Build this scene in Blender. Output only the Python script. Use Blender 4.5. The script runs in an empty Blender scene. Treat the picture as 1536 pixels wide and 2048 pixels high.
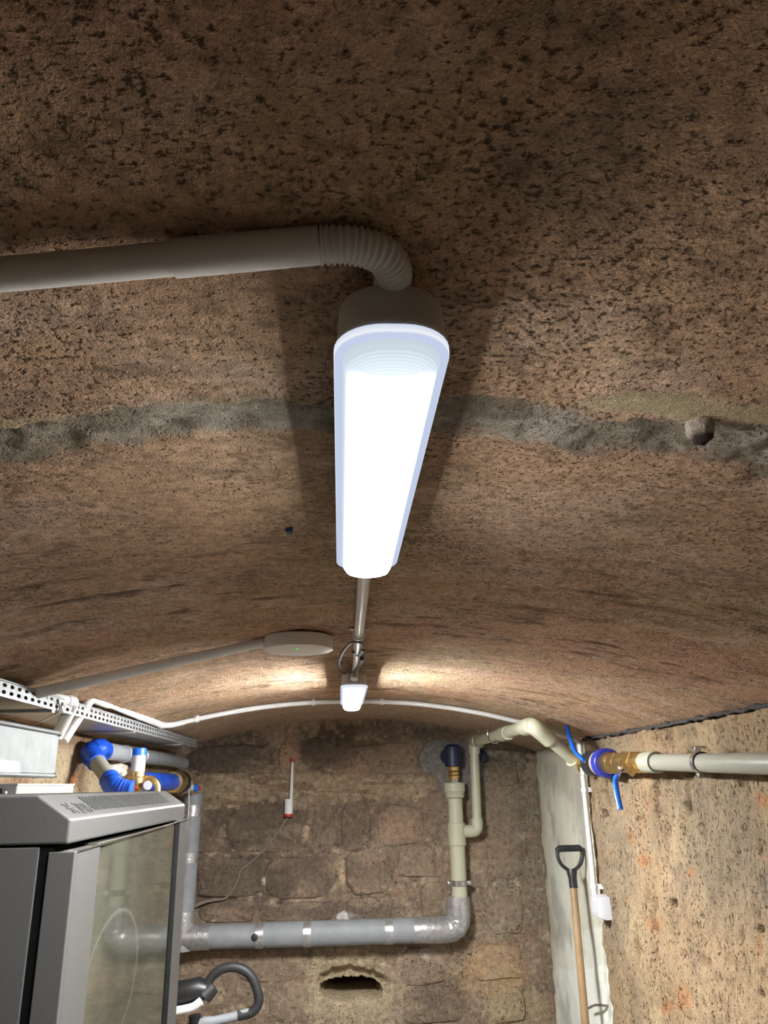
import bpy, math, random
import numpy as np
from mathutils import Matrix, Vector
random.seed(7); rng = np.random.default_rng(7)
PI = math.pi

# ------------------------------------------------------------------ camera, world, exposure
FPX = 1538.0; CZ = 1.55                       # focal length in pixels of a 1536x2048 frame, eye height
vy = np.array([(680-768)/FPX, -(1570-1024)/FPX, -1.0]); vy /= np.linalg.norm(vy)   # cellar axis seen by the camera
vz = np.array([0, 1.0, 0]) - vy*vy[1]; vz /= np.linalg.norm(vz)
vx = np.cross(vy, vz)
CR = np.array([vx, vy, vz])
scene = bpy.context.scene
cd = bpy.data.cameras.new('camera'); cam = bpy.data.objects.new('camera', cd)
scene.collection.objects.link(cam)
cd.sensor_fit = 'VERTICAL'; cd.sensor_height = 32.0; cd.lens = FPX/2048*32.0; cd.clip_start = 0.01
m4 = Matrix([list(CR[i])+[0] for i in range(3)]+[[0, 0, 0, 1]])
m4.translation = Vector((0, 0, CZ)); cam.matrix_world = m4
scene.camera = cam
w = bpy.data.worlds.new('world'); scene.world = w; w.use_nodes = True
w.node_tree.nodes['Background'].inputs[0].default_value = (0.5, 0.5, 0.5, 1)
w.node_tree.nodes['Background'].inputs[1].default_value = 0.0
scene.view_settings.view_transform = 'Standard'; scene.view_settings.look = 'None'
scene.view_settings.exposure = 0.3; scene.view_settings.gamma = 1.0
scene.view_settings.use_curve_mapping = False
LAMP = 235.0                                   # luminance of the lamp diffusers
LAMPC = (0.985, 0.985, 0.975)

# ------------------------------------------------------------------ room dimensions and points
X0, ZC, RV = 0.05, 0.385, 3.2                 # vault: crown x, crown height above the eye, radius
XR, XL, YB, XREC, YEDGE = 1.15, -1.0, 4.9, 1.185, 3.745
def ray(px, py): return CR @ np.array([(px-768)/FPX, -(py-1024)/FPX, -1.0])
def W(d): return np.array([d[0], d[1], d[2]+CZ])
def onX(px, py, X): d = ray(px, py); return W(d*X/d[0])
def onY(px, py, Y): d = ray(px, py); return W(d*Y/d[1])
def onZ(px, py, h): d = ray(px, py); return W(d*h/d[2])
def onV(px, py, off=0.0):                     # a point on (or hanging off) the vault
    d = ray(px, py); c = np.array([X0, ZC-RV]); r = RV-off
    a = d[0]**2+d[2]**2; b = -2*(d[0]*c[0]+d[2]*c[1]); k = c@c-r*r
    return W(d*((-b+math.sqrt(b*b-4*a*k))/(2*a)))
def vault(x): return ZC-RV+np.sqrt(RV*RV-(np.asarray(x)-X0)**2)+CZ
def topx(P):                                  # wall coordinates in the survey frame (for laying out stains)
    c = (P-np.array([0, 0, CZ])) @ CR
    return 768+FPX*c[:, 0]/-c[:, 2], 1024-FPX*c[:, 1]/-c[:, 2]

# ------------------------------------------------------------------ noise
def _h(ix, iy, s):
    n = (ix.astype(np.int64)*374761393+iy.astype(np.int64)*668265263+s*1442695041) & 0x7fffffff
    n = ((n ^ (n >> 13))*1274126177) & 0x7fffffff
    return ((n ^ (n >> 16)) & 0xffff)/65535.0
def vn(x, y, s=0):
    ix = np.floor(x); iy = np.floor(y); fx = x-ix; fy = y-iy
    fx = fx*fx*(3-2*fx); fy = fy*fy*(3-2*fy)
    a = _h(ix, iy, s); b = _h(ix+1, iy, s); c = _h(ix, iy+1, s); d = _h(ix+1, iy+1, s)
    return a+(b-a)*fx+(c-a)*fy+(a-b-c+d)*fx*fy
def fbm(x, y, o=4, s=0):
    t = 0; a = .5; n = 0
    for i in range(o):
        t = t+a*vn(x*2**i+17.3*i, y*2**i-9.1*i, s+i); n += a; a *= .5
    return t/n
def sst(a, b, x): t = np.clip((x-a)/(b-a), 0, 1); return t*t*(3-2*t)
def lin(c): c = np.array(c)/255.0; return np.where(c <= .04045, c/12.92, ((c+.055)/1.055)**2.4)
def mixc(col, c, m): return col+(np.asarray(c)-col)*np.asarray(m)[:, None]
def blob(u, v, cu, cv, ru, rv, wob=0, soft=.35): # soft spot, 1 inside
    d = np.sqrt(((u-cu)/ru)**2+((v-cv)/rv)**2)+wob
    return 1-sst(1-soft, 1+soft, d)

# ------------------------------------------------------------------ materials
def nodes(name):
    m = bpy.data.materials.new(name); m.use_nodes = True
    nt = m.node_tree; return m, nt, nt.nodes['Principled BSDF']
def N(nt, t, **k):
    n = nt.nodes.new(t)
    for a, b in k.items():
        if a in n.inputs: n.inputs[a].default_value = b
        else: setattr(n, a, b)
    return n
def rgba(c): return (c[0], c[1], c[2], 1)
def mat(name, c, rough=.5, metal=0, var=.08, scale=30, bump=0.0, bscale=200, spec=.5, c2=None, coat=0):
    m, nt, p = nodes(name); L = nt.links.new
    geo = N(nt, 'ShaderNodeNewGeometry')
    n = N(nt, 'ShaderNodeTexNoise', Scale=scale, Detail=4.0, Roughness=.6); L(geo.outputs['Position'], n.inputs['Vector'])
    cr = N(nt, 'ShaderNodeValToRGB'); c = np.array(c); d = np.array(c2) if c2 is not None else c*(1-2*var)
    cr.color_ramp.elements[0].position = .3; cr.color_ramp.elements[1].position = .7
    cr.color_ramp.elements[0].color = rgba(d); cr.color_ramp.elements[1].color = rgba(c)
    L(n.outputs['Fac'], cr.inputs['Fac']); L(cr.outputs['Color'], p.inputs['Base Color'])
    p.inputs['Roughness'].default_value = rough; p.inputs['Metallic'].default_value = metal
    p.inputs['Specular IOR Level'].default_value = spec; p.inputs['Coat Weight'].default_value = coat
    if bump:
        b = N(nt, 'ShaderNodeBump', Strength=bump, Distance=.002)
        n2 = N(nt, 'ShaderNodeTexNoise', Scale=bscale, Detail=3.0); L(geo.outputs['Position'], n2.inputs['Vector'])
        L(n2.outputs['Fac'], b.inputs['Height']); L(b.outputs['Normal'], p.inputs['Normal'])
    return m
def masonry(name, pit_scale, pit_lo, pit_hi, pitc, fine=.25, bumpd=.004, grain=420, sx=(1, 1, 1), rough=.95):
    """stained plaster: colour from the mesh's own stain layer, grain and pits from nodes"""
    m, nt, p = nodes(name); L = nt.links.new
    geo = N(nt, 'ShaderNodeNewGeometry'); at = N(nt, 'ShaderNodeAttribute', attribute_name='Col')
    mp = N(nt, 'ShaderNodeMapping'); mp.inputs['Scale'].default_value = sx; L(geo.outputs['Position'], mp.inputs['Vector'])
    V = mp.outputs['Vector']
    g = N(nt, 'ShaderNodeTexNoise', Scale=grain, Detail=3.0, Roughness=.7); L(V, g.inputs['Vector'])
    g2 = N(nt, 'ShaderNodeTexNoise', Scale=grain*.22, Detail=4.0, Roughness=.65); L(V, g2.inputs['Vector'])
    pt = N(nt, 'ShaderNodeTexNoise', Scale=pit_scale, Detail=2.5, Roughness=.55); L(V, pt.inputs['Vector'])
    # pit mask, thinned by the stain layer's alpha
    low = N(nt, 'ShaderNodeTexNoise', Scale=7.0, Detail=2.0); L(V, low.inputs['Vector'])
    s1 = N(nt, 'ShaderNodeMath', operation='MULTIPLY_ADD'); L(low.outputs['Fac'], s1.inputs[0]); s1.inputs[1].default_value = .22
    L(pt.outputs['Fac'], s1.inputs[2])
    mr = N(nt, 'ShaderNodeMapRange', interpolation_type='SMOOTHSTEP'); L(s1.outputs[0], mr.inputs['Value'])
    mr.inputs['From Min'].default_value = pit_lo+.11; mr.inputs['From Max'].default_value = pit_hi+.11
    pm = N(nt, 'ShaderNodeMath', operation='MULTIPLY'); L(mr.outputs['Result'], pm.inputs[0]); L(at.outputs['Alpha'], pm.inputs[1])
    # grain brightness
    s = N(nt, 'ShaderNodeMath', operation='ADD'); L(g.outputs['Fac'], s.inputs[0]); L(g2.outputs['Fac'], s.inputs[1])
    gr = N(nt, 'ShaderNodeMapRange'); L(s.outputs[0], gr.inputs['Value'])
    gr.inputs['From Min'].default_value = .65; gr.inputs['From Max'].default_value = 1.35
    gr.inputs['To Min'].default_value = 1-fine; gr.inputs['To Max'].default_value = 1+fine
    mu = N(nt, 'ShaderNodeVectorMath', operation='SCALE'); L(at.outputs['Color'], mu.inputs[0]); L(gr.outputs['Result'], mu.inputs['Scale'])
    mx = N(nt, 'ShaderNodeMix', data_type='RGBA'); L(pm.outputs[0], mx.inputs[0]); L(mu.outputs[0], mx.inputs[6]); mx.inputs[7].default_value = rgba(pitc)
    L(mx.outputs[2], p.inputs['Base Color']); p.inputs['Roughness'].default_value = rough; p.inputs['Specular IOR Level'].default_value = .15
    hm = N(nt, 'ShaderNodeMath', operation='MULTIPLY_ADD'); L(pm.outputs[0], hm.inputs[0]); hm.inputs[1].default_value = -1.2
    L(s.outputs[0], hm.inputs[2])
    b = N(nt, 'ShaderNodeBump', Strength=.9, Distance=bumpd); L(hm.outputs[0], b.inputs['Height']); L(b.outputs['Normal'], p.inputs['Normal'])
    return m
def glow(name):
    m = bpy.data.materials.new(name); m.use_nodes = True; nt = m.node_tree; nt.nodes.clear(); L = nt.links.new
    o = N(nt, 'ShaderNodeOutputMaterial'); a = N(nt, 'ShaderNodeAttribute', attribute_name='Col')
    e = N(nt, 'ShaderNodeEmission', Strength=1.0); L(a.outputs['Color'], e.inputs['Color'])
    g = N(nt, 'ShaderNodeBsdfGlossy', Roughness=.15); g.inputs['Color'].default_value = (.04, .04, .04, 1)
    ad = N(nt, 'ShaderNodeAddShader'); L(e.outputs[0], ad.inputs[0]); L(g.outputs[0], ad.inputs[1]); L(ad.outputs[0], o.inputs[0])
    return m
M = {}
M['ceil'] = masonry('vault_plaster', 165, .52, .75, (.14, .088, .054), fine=.42, bumpd=.006, grain=360)
M['brick'] = masonry('rough_brick_plaster', 95, .55, .70, (.115, .08, .055), fine=.34, bumpd=.007, grain=260, sx=(1, 1.35, .75))
M['back'] = masonry('stained_stone', 70, .60, .76, (.075, .055, .042), fine=.58, bumpd=.008, grain=170)
M['cement'] = masonry('cement_render', 30, .70, .80, (.25, .25, .22), fine=.07, bumpd=.002, grain=160, rough=.85)
M['floor'] = mat('concrete_floor', (.20, .185, .165), .9, 0, .15, 6, .4, 120)
M['conduit'] = mat('conduit_plastic', (.74, .72, .68), .38, 0, .03, 12)
M['white'] = mat('white_plastic', (.66, .66, .66), .35, 0, .02, 10)
M['housing'] = mat('lamp_housing_plastic', (.62, .61, .59), .45, 0, .02, 20)
M['ap'] = mat('access_point_plastic', (.74, .70, .64), .4, 0, .02, 10)
M['pp'] = mat('beige_pipe_plastic', (.45, .455, .34), .35, 0, .03, 8)
M['ppgrey'] = mat('grey_pipe_plastic', (.265, .27, .225), .28, 0, .04, 7)
M['ppsock'] = mat('pale_grey_socket_plastic', (.33, .335, .27), .35, 0, .04, 9)
M['ring'] = mat('pinkish_beige_plastic', (.40, .33, .28), .4)
M['zinc'] = mat('galvanised_steel', (.33, .355, .365), .55, .35, .10, 26, .15, 60)
M['zincdull'] = mat('dull_galvanised_steel', (.42, .435, .435), .45, .5, .1, 14, .1, 60)
M['ductzinc'] = mat('pale_duct_steel', (.215, .235, .24), .55, .25, .12, 22, .12, 60)
M['steel'] = mat('bright_steel', (.75, .76, .77), .25, 1, .08, 40)
M['brass'] = mat('brass', (.88, .64, .27), .3, 1, .12, 60)
M['lag'] = mat('grey_foam_lagging', (.26, .275, .295), .6, 0, .10, 16, .2, 90)
M['foil'] = mat('foil_tape', (.66, .67, .69), .32, .75, .2, 45, .8, 70)
M['bluetape'] = mat('blue_tape', (.010, .085, .62), .35, 0, .3, 20, .8, 45)
M['bluelever'] = mat('blue_coated_lever', (.015, .14, .70), .3, 0, .05, 20)
M['navy'] = mat('dark_blue_sleeve', (.012, .022, .07), .45, 0, .2, 40, .4, 90)
M['bluering'] = mat('deep_blue_plastic', (.02, .03, .30), .3, 0, .1, 20)
M['black'] = mat('black_plastic', (.015, .015, .017), .4, 0, .1, 20)
M['rubber'] = mat('black_foam_rubber', (.020, .021, .023), .55, 0, .15, 20, .3, 120)
M['red'] = mat('red_plastic', (.45, .03, .025), .4, 0, .1, 20)
M['rackgrey'] = mat('grey_structured_paint', (.155, .154, .150), .40, .2, .06, 500, .14, 1100)
M['racklight'] = mat('light_grey_paint', (.50, .50, .485), .4, .1, .03, 50)
M['slot'] = mat('dark_gap', (.010, .011, .011), .95, 0, .2, 30, spec=.05)
M['wood'] = mat('ash_wood', (.32, .205, .105), .5, 0, .18, 9)
M['joint_shade'] = mat('gap_shade_grey', (.055, .050, .050), .9, 0, .3, 60, .8, 150)  # tone painted for the shade in the gap over the right wall
M['switch'] = mat('cool_white_plastic', (.47, .48, .50), .4, 0, .02, 10)
M['ink'] = mat('dark_print', (.10, .10, .10), .6)
M['cable'] = mat('grey_cable', (.20, .165, .13), .6, 0, .1, 30)
M['green'] = bpy.data.materials.new('green_led'); M['green'].use_nodes = True
M['green'].node_tree.nodes['Principled BSDF'].inputs['Base Color'].default_value = (.02, .5, .05, 1)
M['green'].node_tree.nodes['Principled BSDF'].inputs['Emission Color'].default_value = (.03, .75, .06, 1)
M['green'].node_tree.nodes['Principled BSDF'].inputs['Emission Strength'].default_value = .8
M['glow'] = glow('lit_diffuser')
def glassmat():
    m, nt, p = nodes('dusty_tinted_glass'); L = nt.links.new
    geo = N(nt, 'ShaderNodeNewGeometry'); n = N(nt, 'ShaderNodeTexNoise', Scale=9.0, Detail=4.0); L(geo.outputs['Position'], n.inputs['Vector'])
    cr = N(nt, 'ShaderNodeValToRGB'); cr.color_ramp.elements[0].position = .35; cr.color_ramp.elements[1].position = .75
    cr.color_ramp.elements[0].color = (.075, .078, .06, 1); cr.color_ramp.elements[1].color = (.15, .15, .12, 1)
    L(n.outputs['Fac'], cr.inputs['Fac'])
    last = cr.outputs['Color']
    for (y, z, r) in ((1.10, 1.330, .075), (1.05, 1.165, .062), (1.02, 1.12, .05)):   # wiped rings in the dust
        d = N(nt, 'ShaderNodeVectorMath', operation='SUBTRACT'); L(geo.outputs['Position'], d.inputs[0]); d.inputs[1].default_value = (0, y, z)
        s = N(nt, 'ShaderNodeVectorMath', operation='MULTIPLY'); L(d.outputs[0], s.inputs[0]); s.inputs[1].default_value = (0, .62, 1)
        ln = N(nt, 'ShaderNodeVectorMath', operation='LENGTH'); L(s.outputs[0], ln.inputs[0])
        c = N(nt, 'ShaderNodeMath', operation='SUBTRACT'); L(ln.outputs['Value'], c.inputs[0]); c.inputs[1].default_value = r
        ab = N(nt, 'ShaderNodeMath', operation='ABSOLUTE'); L(c.outputs[0], ab.inputs[0])
        mr = N(nt, 'ShaderNodeMapRange'); L(ab.outputs[0], mr.inputs['Value']); mr.inputs['From Max'].default_value = .0035
        mr.inputs['To Min'].default_value = .42; mr.inputs['To Max'].default_value = 0
        mx = N(nt, 'ShaderNodeMix', data_type='RGBA'); L(mr.outputs[0], mx.inputs[0]); L(last, mx.inputs[6]); mx.inputs[7].default_value = (.30, .30, .24, 1)
        last = mx.outputs[2]
    L(last, p.inputs['Base Color']); p.inputs['Roughness'].default_value = .035; p.inputs['IOR'].default_value = 1.9
    p.inputs['Specular Tint'].default_value = (.95, 1, .93, 1)
    return m
M['glass'] = glassmat()

# ------------------------------------------------------------------ mesh helpers
COL = scene.collection
class MB:
    def __init__(s): s.v = []; s.f = []
    def add(s, vs, fs):
        o = len(s.v); s.v += [tuple(map(float, p)) for p in vs]; s.f += [tuple(i+o for i in f) for f in fs]; return s
    def box(s, a, b):
        (x0, y0, z0), (x1, y1, z1) = a, b
        return s.add([(x0, y0, z0), (x1, y0, z0), (x1, y1, z0), (x0, y1, z0), (x0, y0, z1), (x1, y0, z1), (x1, y1, z1), (x0, y1, z1)],
                     [(0, 3, 2, 1), (4, 5, 6, 7), (0, 1, 5, 4), (1, 2, 6, 5), (2, 3, 7, 6), (3, 0, 4, 7)])
    def prism(s, poly, axis, lo, hi):          # polygon in the two other axes, extruded along axis
        n = len(poly)
        def P(p, h): q = list(p); q.insert(axis, h); return q
        vs = [P(p, lo) for p in poly]+[P(p, hi) for p in poly]
        return s.add(vs, [tuple(range(n))[::-1], tuple(range(n, 2*n))]+[(i, (i+1) % n, n+(i+1) % n, n+i) for i in range(n)])
    def tube(s, pts, r, seg=16, caps=True, flat=None):
        P = np.array([np.array(p, float) for p in pts]); n = len(P)
        R = np.full(n, r, float) if np.isscalar(r) else np.array(r, float)
        T = np.zeros_like(P); T[1:-1] = P[2:]-P[:-2]; T[0] = P[1]-P[0]; T[-1] = P[-1]-P[-2]
        T /= np.maximum(np.linalg.norm(T, axis=1), 1e-9)[:, None]
        u = np.cross(T[0], [0, 0, 1.0])
        if np.linalg.norm(u) < .05: u = np.cross(T[0], [0, 1.0, 0])
        vs = []
        for i in range(n):
            u = u-T[i]*(u@T[i]); u /= np.linalg.norm(u); v = np.cross(T[i], u)
            for k in range(seg):
                a = 2*PI*(k+.5)/seg; fl = 1 if flat is None else flat
                vs.append(P[i]+R[i]*(math.cos(a)*u+math.sin(a)*v*fl))
        fs = [(i*seg+k, i*seg+(k+1) % seg, (i+1)*seg+(k+1) % seg, (i+1)*seg+k) for i in range(n-1) for k in range(seg)]
        if caps: fs += [tuple(range(seg))[::-1], tuple(range((n-1)*seg, n*seg))]
        return s.add(vs, fs)
    def lathe(s, c, ax, prof, seg=24, ang0=0.0):          # prof: (distance along ax, radius)
        c = np.array(c, float); ax = np.array(ax, float); ax /= np.linalg.norm(ax)
        u = np.cross(ax, [0, 0, 1.0])
        if np.linalg.norm(u) < .05: u = np.cross(ax, [0, 1.0, 0])
        u /= np.linalg.norm(u); v = np.cross(ax, u); vs = []
        for d, r in prof:
            for k in range(seg):
                a = 2*PI*k/seg+ang0; vs.append(c+ax*d+max(r, 1e-5)*(math.cos(a)*u+math.sin(a)*v))
        n = len(prof)
        fs = [(i*seg+k, i*seg+(k+1) % seg, (i+1)*seg+(k+1) % seg, (i+1)*seg+k) for i in range(n-1) for k in range(seg)]
        return s.add(vs, fs+[tuple(range(seg))[::-1], tuple(range((n-1)*seg, n*seg))])
    def torus(s, c, ax, R, r, seg=32, rs=8, flat=1.0, a0=0, a1=2*PI):
        c = np.array(c, float); ax = np.array(ax, float); ax /= np.linalg.norm(ax)
        u = np.cross(ax, [0, 0, 1.0])
        if np.linalg.norm(u) < .05: u = np.cross(ax, [0, 1.0, 0])
        u /= np.linalg.norm(u); v = np.cross(ax, u); full = a1-a0 > 6.2; vs = []
        n = seg if full else seg+1
        for i in range(n):
            a = a0+(a1-a0)*i/seg; d = math.cos(a)*u+math.sin(a)*v
            for k in range(rs):
                b = 2*PI*(k+.5)/rs; vs.append(c+d*(R+r*math.cos(b))+ax*r*flat*math.sin(b))
        m = seg
        fs = [(i*rs+k, i*rs+(k+1) % rs, ((i+1) % n)*rs+(k+1) % rs, ((i+1) % n)*rs+k) for i in range(m) for k in range(rs)]
        return s.add(vs, fs)
    def build(s, name, m, parent=None, smooth=True, bevel=0, colors=None, solid=0):
        me = bpy.data.meshes.new(name); me.from_pydata(s.v, [], s.f); me.update()
        import bmesh
        bm = bmesh.new(); bm.from_mesh(me); bmesh.ops.recalc_face_normals(bm, faces=bm.faces); bm.to_mesh(me); bm.free()
        if smooth:
            me.polygons.foreach_set('use_smooth', [True]*len(me.polygons))
            me.set_sharp_from_angle(angle=math.radians(38))
        me.materials.append(m)
        if colors is not None:
            a = me.color_attributes.new('Col', 'FLOAT_COLOR', 'POINT'); a.data.foreach_set('color', np.asarray(colors, np.float32).ravel())
        o = bpy.data.objects.new(name, me); COL.objects.link(o)
        if parent is not None: o.parent = parent
        if bevel:
            b = o.modifiers.new('bevel', 'BEVEL'); b.width = bevel; b.segments = 2; b.limit_method = 'ANGLE'; b.angle_limit = .6
        if solid:
            b = o.modifiers.new('thickness', 'SOLIDIFY'); b.thickness = solid; b.offset = 0
        if parent is not None and parent.type == 'EMPTY':
            o.matrix_parent_inverse = Matrix.Translation(-parent.location)
        elif parent is not None and parent.parent is not None:
            pass
        return o
def tag(o, label, cat, group=None):
    o['label'] = label; o['category'] = cat
    if group: o['group'] = group
    return o
def thing(name, label, cat, loc, group=None):
    o = bpy.data.objects.new(name, None); COL.objects.link(o); o.location = tuple(map(float, loc)); o.empty_display_size = .05
    return tag(o, label, cat, group)
def struct(o): o['kind'] = 'structure'; return o
def fillet(pts, r, n=8):
    P = [np.array(p, float) for p in pts]; out = [P[0]]
    for i in range(1, len(P)-1):
        a, b, c = P[i-1], P[i], P[i+1]; u = a-b; v = c-b; lu = np.linalg.norm(u); lv = np.linalg.norm(v); u /= lu; v /= lv
        d = min(r, lu*.49, lv*.49); p, q = b+u*d, b+v*d
        for k in range(n+1):
            t = k/n; out.append((1-t)**2*p+2*t*(1-t)*b+t*t*q)
    out.append(P[-1]); return out
def spline(pts, n=8):
    P = [np.array(p, float) for p in pts]; P = [2*P[0]-P[1]]+P+[2*P[-1]-P[-2]]; out = []
    for i in range(1, len(P)-2):
        for k in range(n):
            t = k/n; a, b, c, d = P[i-1:i+3]
            out.append(.5*(2*b+(c-a)*t+(2*a-5*b+4*c-d)*t*t+(3*b-a-3*c+d)*t**3))
    out.append(P[-2]); return out
def lerp(a, b, t): return np.array(a)+(np.array(b)-np.array(a))*t
def grid_faces(nu, nv, off=0):
    i, j = np.meshgrid(np.arange(nu-1), np.arange(nv-1), indexing='ij'); a = (i*nv+j).ravel()+off
    return np.stack([a, a+1, a+nv+1, a+nv], 1)
def surface(name, P, faces, m, col, smooth=True):
    me = bpy.data.meshes.new(name); n = len(P)
    me.vertices.add(n); me.vertices.foreach_set('co', P.astype(np.float32).ravel())
    me.loops.add(faces.size); me.loops.foreach_set('vertex_index', faces.astype(np.int32).ravel())
    me.polygons.add(len(faces)); me.polygons.foreach_set('loop_start', np.arange(0, faces.size, 4, dtype=np.int32))
    me.polygons.foreach_set('loop_total', np.full(len(faces), 4, np.int32)); me.update(); me.validate()
    if smooth: me.polygons.foreach_set('use_smooth', [True]*len(faces))
    a = me.color_attributes.new('Col', 'FLOAT_COLOR', 'POINT'); a.data.foreach_set('color', col.astype(np.float32).ravel())
    me.materials.append(m); o = bpy.data.objects.new(name, me); COL.objects.link(o); return o

# ------------------------------------------------------------------ the vault
ys = np.concatenate([np.arange(-1.7, .2, .05), np.arange(.2, 1.5, .0058), np.arange(1.5, 5.0, .0105)])
xs = np.arange(-1.06, 1.33, .0068)
gx, gy = np.meshgrid(xs, ys, indexing='ij'); x = gx.ravel(); y = gy.ravel()
# cement-filled chase running across the crown
cx = np.array([-1.1, -.6, -.38, -.25, -.14, -.02, .08, .16, .23, .31, .40, .50, .7, 1.3])
c_lo = np.array([.75, .755, .748, .735, .722, .732, .722, .718, .735, .752, .735, .715, .70, .70])
c_hi = np.array([.87, .85, .83, .822, .80, .80, .795, .805, .825, .835, .83, .835, .84, .85])
wob = (fbm(x*14, y*14, 4, 3)-.5)*.035+(fbm(x*70, y*70, 3, 4)-.5)*.020
lo = np.interp(x, cx, c_lo)+wob; hi = np.interp(x, cx, c_hi)+(fbm(x*17, y*17, 4, 8)-.5)*.06+(fbm(x*60, y*60, 3, 9)-.5)*.035
soft_lo = .003+.010*vn(x*9, y*0, 5)
chase = sst(0, 1, (y-lo)/soft_lo)*(1-sst(-.012, .016, y-hi))
lip = np.exp(-((y-lo+.004)/.005)**2)*sst(.25, .7, vn(x*8, y*0+3, 6))
sand = blob(x, y, .335, .708, .075, .026, (fbm(x*30, y*30, 3, 12)-.5)*.8)+blob(x, y, .52, .712, .13, .022, (fbm(x*30, y*30, 3, 13)-.5)*.8)
sand += .55*blob(x, y, -.33, .742, .10, .012, (fbm(x*40, y*40, 3, 14)-.5)*.9)
sand = np.clip(sand, 0, 1)
d = (fbm(x*2.2, y*2.2, 3, 20)-.5)*.005+(fbm(x*9, y*11, 4, 21)-.5)*.0045+(fbm(x*38, y*46, 3, 22)-.5)*.0045
d += chase*(.0015+.011*(1-np.clip((y-lo)/np.maximum(hi-lo, .02), 0, 1))+(fbm(x*26, y*20, 4, 25)-.5)*.016+(fbm(x*80, y*70, 2, 26)-.5)*.007)-lip*.005-sand*.003
streak = sst(.61, .72, fbm(x*9, y*40, 4, 31))*sst(.95, 1.5, y)*sst(.35, .6, fbm(x*2.5, y*5, 2, 32))      # long shallow trowel furrows further in
d += streak*.002
fl = 1-sst(3.55, 3.72, y)*.85                                          # smoother render beyond the ceiling conduit
d = np.where(y > 3.6, d*(.25+.75*fl), d)
ang = (x-X0)/RV; rr = RV+d
P = np.stack([X0+rr*np.sin(ang), y, ZC-RV+rr*np.cos(ang)+CZ], 1)
A = lambda *c: np.array(c)
n1 = fbm(x*2.6, y*2.6, 4, 41); n2 = fbm(x*6, y*9, 4, 42); n3 = fbm(x*1.7+3, y*3.4, 4, 43)
col = np.tile(A(.56, .37, .235), (len(x), 1))
col = mixc(col, A(.48, .35, .21), sst(.5, .75, n1))
col = mixc(col, A(.63, .45, .32), sst(.52, .72, n2)*.8)
col = mixc(col, A(.58, .33, .22), sst(.58, .74, n3)*.6)
col = mixc(col, A(.34, .25, .18), sst(.60, .80, fbm(x*7, y*13, 4, 44))*.55)
col = mixc(col, A(.15, .095, .065), streak*.8)
col = mixc(col, A(.62, .47, .35), sst(.62, .74, fbm(x*14, y*60, 3, 33))*sst(1.0, 1.6, y)*.5)
col = mixc(col, A(.44, .33, .24), sst(3.55, 3.72, y)*.7)
col = col*(1+.55*(fbm(x*75, y*95, 2, 48)-.5))[:, None]*(1-.30*sst(.66, .78, fbm(x*48, y*60, 2, 49)))[:, None]
cem = mixc(np.tile(A(.27, .245, .195), (len(x), 1)), A(.40, .37, .31), sst(.45, .72, fbm(x*16, y*22, 4, 45)))
cem = mixc(cem, A(.20, .17, .13), sst(.50, .72, fbm(x*11, y*30, 4, 46))*.7)
cem = mixc(cem, A(.46, .42, .36), sst(.60, .72, fbm(x*45, y*60, 3, 47))*.7)
cem = cem*1.15
cem = mixc(cem, A(.24, .20, .13), (1-sst(-.45, -.15, x))*.6)
col = col+(cem-col)*(chase*.92)[:, None]
col = mixc(col, A(.40, .35, .25), np.clip(lip, 0, 1)*.6)
col = mixc(col, A(.52, .45, .27), sand*.9)
al = np.clip(1-chase*.45-sand*.85-sst(3.55, 3.72, y)*.8, 0, 1)
ceil_ob = struct(surface('ceiling', P, grid_faces(len(xs), len(ys)), M['ceil'], np.concatenate([col, al[:, None]], 1)))
# stub of an old hanger still stuck in the chase, and a dark box standing in for the shade in an anchor hole
k = onV(1398, 845, .0)
mb = MB(); ring = []
for i, (dz, r) in enumerate(((.004, .0145), (-.004, .014), (-.011, .012), (-.017, .010), (-.020, .007))):
    for a in range(14):
        q = r*(1+.25*(rng.random()-.5)); ring.append((k[0]+q*math.cos(a*2*PI/14)*1.1+i*.0012, k[1]+q*math.sin(a*2*PI/14)*1.25+i*.002, k[2]+dz+.003*(rng.random()-.5)))
mb.add(ring, [(i*14+a, i*14+(a+1) % 14, (i+1)*14+(a+1) % 14, (i+1)*14+a) for i in range(4) for a in range(14)]+[tuple(range(56, 70))])
c4 = np.tile(A(.50, .42, .34, .3), (70, 1)); c4[42:] = (.055, .035, .04, 0)
stub = mb.build('mortar_stub', M['ceil'], ceil_ob, colors=c4); stub['label'] = 'pale mortar stub with dark broken end'
k = onV(579, 1064, .004)
mb = MB().box((k[0]-.0055, k[1]-.007, k[2]-.002), (k[0]+.0055, k[1]+.007, k[2]+.02))
mb.build('anchor_hole_shade', M['navy'], ceil_ob, bevel=.001)

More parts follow.
